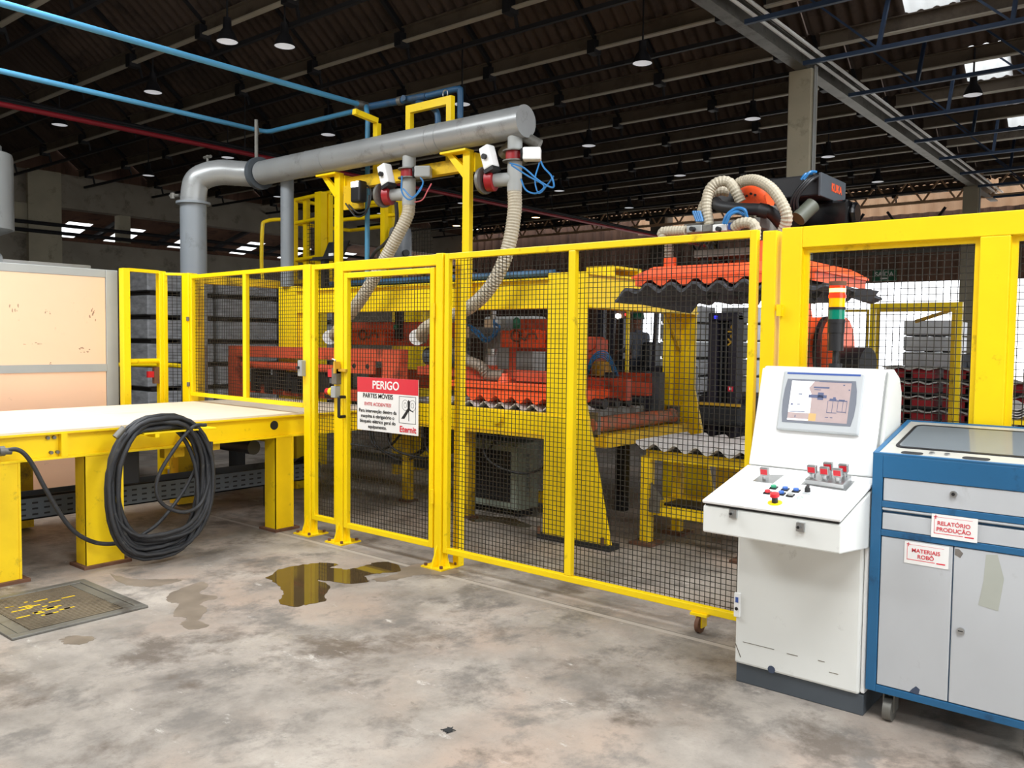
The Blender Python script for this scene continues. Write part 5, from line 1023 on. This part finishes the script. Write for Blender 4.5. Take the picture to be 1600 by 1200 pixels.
for a in range(5): obj('bolt_hole', G().cyl((c.x-.06+.03*a, 5.506, c.z-.03+.012*(a % 2)), (c.x-.06+.03*a, 5.5, c.z-.03+.012*(a % 2)), .009, 8), 'black', rb)
obj('tool_column', G().cyl((c.x+.1, 5.62, c.z-.1), (c.x+.1, 5.62, 2.24), .075, 18).cyl((c.x+.1, 5.62, 2.27), (c.x+.1, 5.62, 2.24), .13, 20), 'steel_dull', rb, smooth=True)
p0, p1 = aY(1225, 280, 6.3), aY(1283, 272, 6.3)
kb = obj('cable_box', G().box(-2.64, -2.25, 6.28, 6.8, 2.69, 2.85), 'black', rb, bevel=.012); obj('lid_edge', G().box(-2.262, -2.24, 6.27, 6.81, 2.685, 2.855), 'grey_dark', kb, bevel=.004)
text('lettering', 'KUKA', (-2.24, 6.6, 2.775), (0, 1, 0), (0, 0, 1), .085, 'orange', kb, bold=.002)
obj('conduit_elbow', G().tube(spline([(-2.56, 6.4, 2.78), (-2.68, 6.38, 2.8), (-2.76, 6.36, 2.78), (-2.8, 6.34, 2.7)], 5), .075, 14), 'black', rb, smooth=True)
obj('energy_hose', G().tube(spline([aY(1118, 316, 5.4), aY(1125, 322, 5.36), aY(1150, 326, 5.34), aY(1190, 328, 5.36), aY(1206, 334, 5.4), aY(1222, 352, 5.5)], 8), .04, 14), 'black', rb, smooth=True)
obj('conduit_collar', G().cyl(aY(1185, 328, 5.36), aY(1200, 331, 5.38), .048, 16), 'black', rb, smooth=True)
mat('olive', (86, 90, 78), .5, var=.1)
obj('balance_cylinder', G().cyl(aY(1247, 342, 6.2), aY(1270, 320, 6.3), .058, 18), 'olive', rb, smooth=True)
p = aY(1290, 338, 6.6); obj('motor_block', G().box(p.x-.2, p.x+.2, 6.5, 6.8, p.z-.12, p.z+.1).cyl((p.x+.2, 6.6, p.z), (p.x+.24, 6.6, p.z), .09, 16), 'black_gloss', rb, bevel=.02)
g = G()
for i in range(3): g.tube(spline([(-2.3+.02*i, 6.3, 2.84), (-2.34+.02*i, 6.2, 2.78), (-2.42+.02*i, 6.18, 2.66), (-2.44+.03*i, 6.24, 2.52)], 6), .012, 6)
obj('cables', g, 'cable', rb, smooth=True)
obj('blue_leads', G().tube(spline([(-2.31, 6.27, 2.85), (-2.33, 6.2, 2.84), (-2.36, 6.19, 2.8)], 5), .01, 6).tube(spline([(-2.28, 6.27, 2.86), (-2.3, 6.2, 2.85), (-2.34, 6.19, 2.8)], 5), .01, 6), 'blue_tube', rb, smooth=True)
def rh(n, pts, r, m='hose_cream', y=None): obj(n, ribbed(pts, r, .022, .06), m, rb)
rh('ribbed_hose', [aY(1108, 352, 5.34), aY(1104, 322, 5.34), aY(1108, 298, 5.36), aY(1121, 285, 5.38), aY(1137, 284, 5.4), aY(1148, 296, 5.4), aY(1158, 316, 5.42)], .035)
rh('ribbed_hose', [aY(1095, 350, 5.46), aY(1098, 325, 5.48), aY(1110, 306, 5.5), aY(1125, 298, 5.52), aY(1140, 300, 5.55)], .034)
rh('ribbed_hose', [aY(1146, 292, 5.46), aY(1162, 283, 5.44), aY(1182, 282, 5.4), aY(1203, 293, 5.36), aY(1219, 313, 5.34), aY(1229, 336, 5.34), aY(1226, 355, 5.36), aY(1216, 374, 5.4)], .036)
rh('ribbed_hose', [aY(1036, 372, 5.26), aY(1034, 363, 5.26), aY(1045, 361, 5.26), aY(1072, 360, 5.26)], .032)
rh('ribbed_hose', [aY(1044, 364, 5.28), aY(1045, 382, 5.3), aY(1045, 402, 5.32)], .031, 'hose_dusty')
rh('ribbed_hose', [aY(1147, 356, 5.24), aY(1157, 349, 5.22), aY(1172, 348, 5.22), aY(1180, 356, 5.22), aY(1180, 375, 5.25)], .034)
rh('ribbed_hose', [aY(1165, 333, 5.5), aY(1178, 338, 5.48), aY(1186, 350, 5.45)], .036)
def vb(x0, x1, y0, y1, m, Yv, n='valve_block'):
    a, b = aY(x0, y1, Yv), aY(x1, y0, Yv); return obj(n, G().box(a.x, b.x, Yv, Yv+.1, min(a.z, b.z), max(a.z, b.z)), m, rb, bevel=.006)
b = vb(1072, 1096, 351, 364, 'grey_light', 5.24); vb(1096, 1110, 350, 363, 'steel_dull', 5.25); w = vb(1113, 1136, 349, 362, 'white_plain', 5.23); vb(1137, 1148, 347, 359, 'button_blue', 5.22)
for x, par in ((1082, b), (1123, w)): p = aY(x, 358, 5.22); obj('knob', G().cyl((p.x, 5.24, p.z), (p.x, 5.2, p.z), .016, 12), 'black', par)
obj('manifold', G().box(-2.85, -2.3, 5.34, 5.5, 2.36, 2.42), 'steel_dull', rb)
obj('air_tubes', G().tube(spline([aY(1130, 350, 5.2), aY(1136, 336, 5.2), aY(1150, 326, 5.22), aY(1163, 328, 5.22), aY(1167, 340, 5.25)], 8), .011, 8).tube(spline([aY(1134, 350, 5.2), aY(1141, 336, 5.2), aY(1153, 331, 5.22), aY(1162, 336, 5.25)], 8), .011, 8), 'blue_tube', rb, smooth=True)
g = G()
for i in range(4): g.tube([aY(1089+3*i, 346, 5.3), aY(1083+3.4*i, 330, 5.3)], .009, 6)
obj('tube_ends', g, 'blue_tube', rb)
g = G(); rnd = random.Random(11)
for i in range(16):
    p = aY(rnd.uniform(1095, 1185), rnd.uniform(370, 398), 5.45+rnd.uniform(0, .2)); g.tube(spline([p, p+V((rnd.uniform(-.1, .1), rnd.uniform(-.05, .05), -.08)), p+V((rnd.uniform(-.15, .15), 0, -.17))], 5), .009, 6)
obj('cable_bunch', g, 'cable', rb, smooth=True)
# vacuum gripper plate with the hanging dark corrugated sheet
vg = thing('vacuum_gripper', (-2.55, 5.65, 2.0), 'orange vacuum gripper plate hanging from the robot arm', 'gripper')
obj('top_tray', G().hexa([(-3.18, 5.2, 2.06), (-1.86, 5.2, 2.06), (-1.86, 6.2, 2.06), (-3.18, 6.2, 2.06), (-3.03, 5.24, 2.125), (-1.97, 5.24, 2.125), (-1.97, 6.16, 2.125), (-3.03, 6.16, 2.125)]), 'orange', vg, bevel=.004)
obj('lower_flange', G().box(-3.18, -1.86, 5.195, 6.2, 2.045, 2.06), 'orange', vg); obj('wavy_skirt', wavy(-3.15, -1.88, 2.046, 2.01, .024, .177, 5.2, 6.2, ph=.9), 'orange', vg)
p = aY(1045, 410, 5.3); obj('inlet', G().cyl((p.x, 5.32, 2.12), (p.x, 5.32, 2.19), .045, 16), 'orange', vg, smooth=True); obj('inlet', G().cyl((-2.26, 5.3, 2.12), (-2.26, 5.3, 2.26), .05, 16), 'orange', vg, smooth=True)
obj('mount_plate', G().box(-2.8, -2.3, 5.4, 5.85, 2.19, 2.24), 'steel_dull', vg); obj('dampers', G().cyl((-2.75, 5.45, 2.12), (-2.75, 5.45, 2.19), .03, 10).cyl((-2.4, 5.45, 2.12), (-2.4, 5.45, 2.19), .03, 10).cyl((-2.75, 5.8, 2.12), (-2.75, 5.8, 2.19), .03, 10).cyl((-2.4, 5.8, 2.12), (-2.4, 5.8, 2.19), .03, 10), 'black', vg)
hs = G().wave((-3.3, 5.17, 1.985), (1, 0, 0), (0, 1, 0), 1.5, 1.15, .177, .026, .02, ph=.9+2*math.pi*(-3.3/.177 % 1), nv=6, seg=10)
for v in hs.v:
    e = max(0, -3.12-v.x)+max(0, v.x+1.92); v.z -= .35*e+.05*max(0, v.y-5.6); v.z += random.uniform(-.003, .003)
obj('carried_sheet', hs, 'rubber_sheet', smooth=True, label='dark ragged corrugated sheet held under the orange gripper', cat='sheet')
g = G(); rnd = random.Random(2); x = -2.9
while x < -1.85:
    w_ = rnd.uniform(.05, .12); g.prism([(x, 1.965), (x+w_, 1.965), (x+w_*rnd.uniform(.3, .8), 1.965-rnd.uniform(.03, .1))], 'y', 5.45+rnd.uniform(0, .3), 5.47+.6); x += w_*.8
obj('sheet_fringe', g, 'rubber_sheet', label='torn dark strips hanging beneath the carried sheet', cat='fringe')
# ------------------------------------------------------------------ people
def skin_body(name, joints, edges, parent, regions, sub=2):
    me = bpy.data.meshes.new(name); me.from_pydata([j[0] for j in joints], edges, []); me.update()
    o = bpy.data.objects.new(name, me); COL.objects.link(o); md = o.modifiers.new('skin', 'SKIN'); md.use_smooth_shade = True
    for sv, j in zip(me.skin_vertices[0].data, joints): sv.radius = (j[1], j[2] if len(j) > 2 else j[1])
    me.skin_vertices[0].data[0].use_root = True; ss = o.modifiers.new('sub', 'SUBSURF'); ss.levels = sub; ss.render_levels = sub
    m2 = bpy.data.meshes.new_from_object(o.evaluated_get(bpy.context.evaluated_depsgraph_get())); bpy.data.objects.remove(o)
    m2.materials.clear(); names = []
    for p in m2.polygons:
        nm = regions(p.center)
        if nm not in names: names.append(nm); m2.materials.append(MATS[nm])
        p.material_index = names.index(nm); p.use_smooth = True
    m2.name = name; b = bpy.data.objects.new(name, m2); COL.objects.link(b); b.parent = parent; ORG[b.name] = ORG[parent.name]; return b
def hand(parent, c, d, m='skin'):
    c, d = V(c), V(d).normalized(); sd_ = d.cross(V((0, 0, 1))).normalized()
    g = G().sph(c, .042, 10, 8, (1, 1, .6))
    for i, l in enumerate((.05, .06, .055, .045)):
        b = c+d*.03+sd_*(.027-.018*i); g.tube([b, b+d*l*.6-V((0, 0, .012)), b+d*l-V((0, 0, .04))], .009, 6)
    b = c+sd_*.03; g.tube([b, b+sd_*.03+d*.02-V((0, 0, .01)), b+sd_*.035+d*.045-V((0, 0, .03))], .01, 6)
    return obj('hand', g, m, parent, smooth=True)
def head(parent, c, fwd, helmet=None):
    c = V(c); f = V(fwd).normalized(); s_ = f.cross(V((0, 0, 1)))
    h = obj('head', G().sph(c, .1, 16, 12, (.82, .82, 1.15)).sph(c+f*.085+V((0, 0, -.01)), .018, 8, 6).sph(c+s_*.082, .022, 8, 6, (.6, .6, 1.3)).sph(c-s_*.082, .022, 8, 6, (.6, .6, 1.3)).cyl(c-V((0, 0, .16)), c-V((0, 0, .05)), .052, 12), 'skin', parent, smooth=True)
    obj('eyes', G().sph(c+f*.076+s_*.03+V((0, 0, .012)), .01, 8, 6).sph(c+f*.076-s_*.03+V((0, 0, .012)), .01, 8, 6), 'black', h); obj('mouth', G().box(-.02, .02, -.003, .003, -.003, .003), 'rust', h).location = c+f*.082-V((0, 0, .055))-ORG[parent.name]
    if helmet: obj('helmet', G().lathe([(.118, .0), (.118, .03), (.105, .09), (.07, .13), (0, .145)], c+V((0, 0, .03)), n=20).lathe([(.118, 0), (.145, -.004), (.145, .004), (.118, .01)], c+V((0, 0, .03))+f*.03, n=20), helmet, parent, smooth=True)
    else: obj('hair', G().sph(c+V((0, 0, .025))-f*.012, .104, 14, 10, (.86, .86, 1.08)), 'black', parent, smooth=True)
    return h
# driver on the far forklift, turned to the left
D0 = V((-7.74, 13.0, 1.21)); F_ = V((-.9, .2, 0)).normalized(); S_ = F_.cross(V((0, 0, 1)))
dv = thing('person', D0, 'forklift driver in grey shirt and green helmet', 'person')
def J(f, s, z): return tuple(F_*f+S_*s+V((0, 0, z)))
jn = [(J(0, 0, .06), .15, .13), (J(.02, 0, .28), .15, .12), (J(.03, 0, .46), .17, .12), (J(.04, 0, .56), .08), (J(.06, 0, .64), .055),
      (J(.03, .19, .5), .07), (J(.1, .24, .25), .052), (J(.32, .2, .2), .042), (J(.03, -.19, .5), .07), (J(.1, -.24, .25), .052), (J(.32, -.18, .22), .042),
      (J(.06, .1, 0), .1), (J(.44, .12, .02), .075), (J(.46, .12, -.42), .055), (J(.58, .12, -.46), .045), (J(.06, -.1, 0), .1), (J(.44, -.12, .02), .075), (J(.46, -.12, -.42), .055), (J(.58, -.12, -.46), .045)]
skin_body('body', jn, [(0, 1), (1, 2), (2, 3), (3, 4), (2, 5), (5, 6), (6, 7), (2, 8), (8, 9), (9, 10), (0, 11), (11, 12), (12, 13), (13, 14), (0, 15), (15, 16), (16, 17), (17, 18)], dv, lambda p: 'trousers' if p.z < .1 else ('skin' if p.z > .6 else 'shirt_grey'))
head(dv, D0+V(J(.08, 0, .76)), F_, 'green'); hand(dv, D0+V(J(.35, .2, .2)), F_); hand(dv, D0+V(J(.35, -.18, .22)), F_)
# worker standing in the bright doorway
W0 = V((-2.62, 14.2, 0)); F_ = V((.3, -.95, 0)).normalized(); S_ = F_.cross(V((0, 0, 1)))
wk = thing('person', W0, 'dark clothed worker standing in the bright yard opening', 'person')
jn = [(J(0, 0, .98), .14, .1), (J(0, 0, 1.2), .14, .1), (J(0, 0, 1.4), .17, .11), (J(0, 0, 1.5), .08), (J(.01, 0, 1.57), .055), (J(0, .2, 1.43), .065), (J(0, .25, 1.15), .05), (J(.06, .26, .9), .04), (J(0, -.2, 1.43), .065), (J(0, -.25, 1.15), .05), (J(.06, -.26, .9), .04), (J(0, .1, .9), .09), (J(.01, .11, .5), .065), (J(-.01, .11, .1), .048), (J(.12, .12, .05), .042), (J(0, -.1, .9), .09), (J(.03, -.11, .5), .065), (J(.04, -.11, .1), .048), (J(.17, -.12, .05), .042)]
skin_body('body', jn, [(0, 1), (1, 2), (2, 3), (3, 4), (2, 5), (5, 6), (6, 7), (2, 8), (8, 9), (9, 10), (0, 11), (11, 12), (12, 13), (13, 14), (0, 15), (15, 16), (16, 17), (17, 18)], wk, lambda p: 'trousers' if p.z < .98 else ('skin' if p.z > 1.53 else 'shirt_grey'))
head(wk, W0+V(J(.02, 0, 1.68)), F_); hand(wk, W0+V(J(.07, .26, .86)), (0, 0, -1) if False else F_); hand(wk, W0+V(J(.07, -.26, .86)), F_)
# ------------------------------------------------------------------ forklifts
fk = thing('forklift', (-7.6, 13.0, 0), 'dark forklift carrying the driver in the green helmet', 'forklift')
obj('chassis', G().box(-8.0, -7.0, 12.5, 13.5, .2, .85).box(-7.25, -6.85, 12.5, 13.5, .25, 1.2), 'forklift_dark', fk, bevel=.05); obj('seat', G().box(-7.95, -7.5, 12.75, 13.25, .85, 1.17).box(-7.58, -7.45, 12.78, 13.22, 1.1, 1.6), 'black', fk, bevel=.04)
for x, y in ((-8.05, 12.52), (-8.05, 13.44), (-7.2, 12.52), (-7.2, 13.44)): obj('guard_post', G().bar((x, y, .8), (x+.06, y, 2.42), .07), 'forklift_dark', fk)
obj('overhead_guard', G().box(-8.05, -7.1, 12.5, 13.5, 2.4, 2.46), 'forklift_dark', fk)
for y in (12.62, 13.3): obj('mast_rail', G().box(-8.4, -8.28, y, y+.1, .1, 2.5), 'forklift_dark', fk)
for y in (12.6, 13.3): obj('fork', G().box(-9.5, -8.4, y, y+.12, .08, .13), 'forklift_dark', fk)
for x, y in ((-7.95, 12.48), (-7.95, 13.4), (-7.1, 12.48), (-7.1, 13.4)): obj('wheel', G().cyl((x, y, .25), (x, y+.14, .25), .25, 20), 'black_rubber', fk, smooth=True)
p = aY(966, 494, 12.55); obj('headlight', G().sph(p, .05, 12, 8), 'lamp_white', fk); obj('lamp_bracket', G().box(p.x-.12, p.x+.12, p.y+.03, p.y+.08, p.z-.04, p.z+.14), 'rust', fk)
for dx, m in ((-.1, 'led_blue'), (.16, 'led_red')): obj('marker_light', G().sph(p+V((dx, 0, -.05 if dx < 0 else .03)), .028, 8, 6), m, fk)
f2 = thing('forklift_mast', (-4.85, 10.4, 0), 'tall dark forklift mast with gold lettering beside the stand', 'forklift')
for x in (-5.06, -4.78): obj('mast_rail', G().box(x, x+.13, 10.2, 10.34, .15, 1.98), 'forklift_dark', f2, bevel=.01)
obj('crosshead', G().box(-5.06, -4.64, 10.18, 10.34, 1.88, 1.99), 'forklift_dark', f2, bevel=.02); obj('side_rail', G().box(-4.7, -4.64, 10.15, 10.35, .15, 1.95), 'forklift_dark', f2)
for x in (-4.9, -4.84): obj('lift_cylinder', G().cyl((x, 10.27, .2), (x, 10.27, 1.9), .025, 10), 'black', f2, smooth=True)
obj('rear_shield', G().box(-5.0, -4.7, 10.3, 10.34, .4, 1.9), 'black_matt', f2); obj('carriage', G().box(-5.1, -4.5, 10.0, 10.2, .55, .82), 'black_rubber', f2, bevel=.04); obj('load_guard', G().box(-5.1, -4.5, 9.98, 10.02, .8, .84), 'gold', f2)
for y in (10.45, 11.0): obj('wheel', G().cyl((-5.15, y, .25), (-4.6, y, .25), .25, 18), 'black_rubber', f2, smooth=True)
obj('truck_body', G().box(-5.3, -4.5, 10.4, 11.6, .2, .9), 'forklift_dark', f2, bevel=.05); obj('beacon', G().cyl((-4.96, 10.17, 1.93), (-4.93, 10.17, 1.93), .02, 8), 'led_blue', f2)
text('lettering', 'Yale', (-4.715, 10.19, 1.7), (0, 0, 1), (-1, 0, 0), .16, 'gold', f2, lift=.004, bold=.003); obj('sticker', G().box(-4.74, -4.67, 10.145, 10.15, .98, 1.05), 'sign_red', f2); obj('sticker_centre', G().box(-4.72, -4.69, 10.14, 10.145, 1.0, 1.03), 'sign_white', f2)
# ------------------------------------------------------------------ goods and guards toward the yard
def frame2(lab, x0, x1, y, ztop_, w, m='yellow', low=None):
    t = thing('guard_frame', ((x0+x1)/2, y, 0), lab, 'frame', 'yellow guard frames before the yard')
    for a in (x0, x1-w): obj('post', G().box(a, a+w, y-w/2, y+w/2, 0, ztop_), m, t)
    obj('top_rail', G().box(x0+w, x1-w, y-w/2, y+w/2, ztop_-w, ztop_), m, t)
    if low: obj('mid_rail', G().box(x0+w, x1-w, y-w/2, y+w/2, low, low+w), m, t)
    return t
frame2('wide yellow guard frame around the grey stack', -3.86, -2.64, 13.0, 2.2, .075)
t = frame2('thinner dark yellow frame inside the wide guard frame', -3.95, -2.85, 13.6, 2.15, .05, 'yellow_matt'); obj('boom', G().bar((-3.4, 13.62, 1.95), (-2.9, 13.62, 2.12), .05), 'gold', t)
frame2('small thin yellow frame left of the wide guard frame', -4.55, -4.12, 13.8, 2.15, .04, 'yellow_matt', 1.4)
frame2('narrow yellow frame right of the wide guard frame', -2.62, -2.3, 13.5, 2.1, .045, 'yellow')
st0 = None
for k in range(4):
    lab = '%s grey bundle of the pale stack inside the guard frame' % ['lowest', 'second', 'third', 'topmost'][k]
    x, y, z = -3.92, 15.0, .98+.255*k
    if st0 is None:
        st0 = thing('pale_bundle', (x, y, z), lab, 'bundle', 'pale bundles in the guard frame')
        obj('film_wrap', G().box(x, x+.75, y, y+1.0, z+.02, z+.25), 'wrap_pale', st0, bevel=.01); obj('slats', G().box(x+.05, x+.15, y, y+1, z, z+.02).box(x+.33, x+.42, y, y+1, z, z+.02).box(x+.6, x+.7, y, y+1, z, z+.02), 'pallet_dark', st0)
    else: dup(st0, V((0, 0, .255*k)), lab)
obj('stack_base', G().box(-3.95, -3.15, 15.0, 16.0, 0, .98), 'wrap_pale', label='lower wrapped load beneath the four pale bundles', cat='bundle', bevel=.02)
cr0_ = None
for r, (x, y, nm) in enumerate(((-3.86, 13.75, 'left'), (-3.05, 13.9, 'middle'), (-2.4, 14.9, 'right'))):
    for k in range(6 if r < 2 else 5):
        lab = '%s red pallet crate, %s stack before the yard' % (['lowest', 'second', 'third', 'fourth', 'fifth', 'topmost'][k], nm); z = .215*k
        if cr0_ is None:
            cr0_ = thing('red_crate', (x, y, 0), lab, 'crate', 'stacked red pallet crates'); cg = (x, y)
            obj('front', G().box(x, x+.3, y, y+.03, .03, .16).box(x+.42, x+.72, y, y+.03, .03, .16).box(x, x+.72, y, y+.03, .13, .16), 'red_crate', cr0_); obj('side', G().box(x, x+.03, y+.03, y+.9, .03, .16), 'red_crate', cr0_); obj('side', G().box(x+.69, x+.72, y+.03, y+.9, .03, .16), 'red_crate', cr0_); obj('back', G().box(x, x+.72, y+.87, y+.9, .03, .16), 'red_crate', cr0_)
            obj('skid', G().box(x, x+.72, y, y+.9, 0, .03), 'black_matt', cr0_)
            obj('wavy_spacer', G().wave((x-.02, y-.03, .185), (1, 0, 0), (0, 1, 0), .78, .95, .26, .016, .02), 'fibre_cement', cr0_, smooth=True)
        else: dup(cr0_, V((x-cg[0], y-cg[1], z)), lab)
for i, (x, y) in enumerate(((-9.9, 17.5), (-8.9, 18.6))):
    for k in range(6):
        if i == 0 and k == 0:
            far0 = thing('far_bundle', (x, y, 0), 'lowest pale bundle of the left stack behind the forklift', 'bundle', 'pale bundles behind the forklift'); obj('film_wrap', G().box(x, x+.9, y, y+1, .05, .4), 'wrap_pale', far0, bevel=.02); obj('slats', G().box(x+.05, x+.2, y, y+1, 0, .05).box(x+.7, x+.85, y, y+1, 0, .05), 'pallet_dark', far0); f0 = (x, y)
        else: dup(far0, V((x-f0[0], y-f0[1], .405*k)), '%s pale bundle of the %s stack behind the forklift' % (['lowest', 'second', 'third', 'fourth', 'fifth', 'topmost'][k], ['left', 'right'][i]))
hp_ = thing('yard_heap', (-4.0, 17, 0), 'low grey heap of broken sheets behind the red crates', 'heap', None)
g = G(); rnd = random.Random(8)
for i in range(26): x, y = -4.9+rnd.uniform(0, 1.0), 17+rnd.uniform(0, .8); z = rnd.uniform(0, 1.2)*(1-abs(x+4.4)/.7 if abs(x+4.4) < .6 else .2); g.box(x, x+rnd.uniform(.1, .4), y, y+.4, max(0, z-.5), z+.15)
obj('pieces', g, 'wrap', hp_, kind='stuff')
for i in range(4): obj('curved_sheet', G().wave((-1.98, 10.5, .86+.03*i), (1, 0, 0), (0, 1, 0), .55, .8, .27, .03, .012), 'fibre_cement', smooth=True, label='%s curved sheet of the small pile right of the heavy stile' % ['lowest', 'second', 'third', 'topmost'][i], cat='sheet', group='curved sheets by the yard')
ptb = thing('pile_table', (-1.7, 10.9, 0), 'low yellow trestle under the small pile of curved sheets', 'table'); obj('top', G().box(-2.0, -1.4, 10.5, 11.3, .75, .8), 'yellow', ptb)
for x in (-1.98, -1.48): obj('leg', G().box(x, x+.06, 10.55, 11.25, 0, .75), 'yellow', ptb)
es = thing('exit_sign', (-6.75, 23.8, 3.3), 'small green exit sign high on the far wall', 'sign'); obj('board', G().box(-7.05, -6.45, 23.78, 23.82, 3.3, 3.58), 'sign_green', es); text('lettering', 'SAÍDA', (-6.75, 23.78, 3.47), EX, EZ, .17, 'sign_white', es, bold=.003); obj('arrow_strip', G().box(-6.85, -6.65, 23.775, 23.78, 3.34, 3.38), 'sign_white', es)
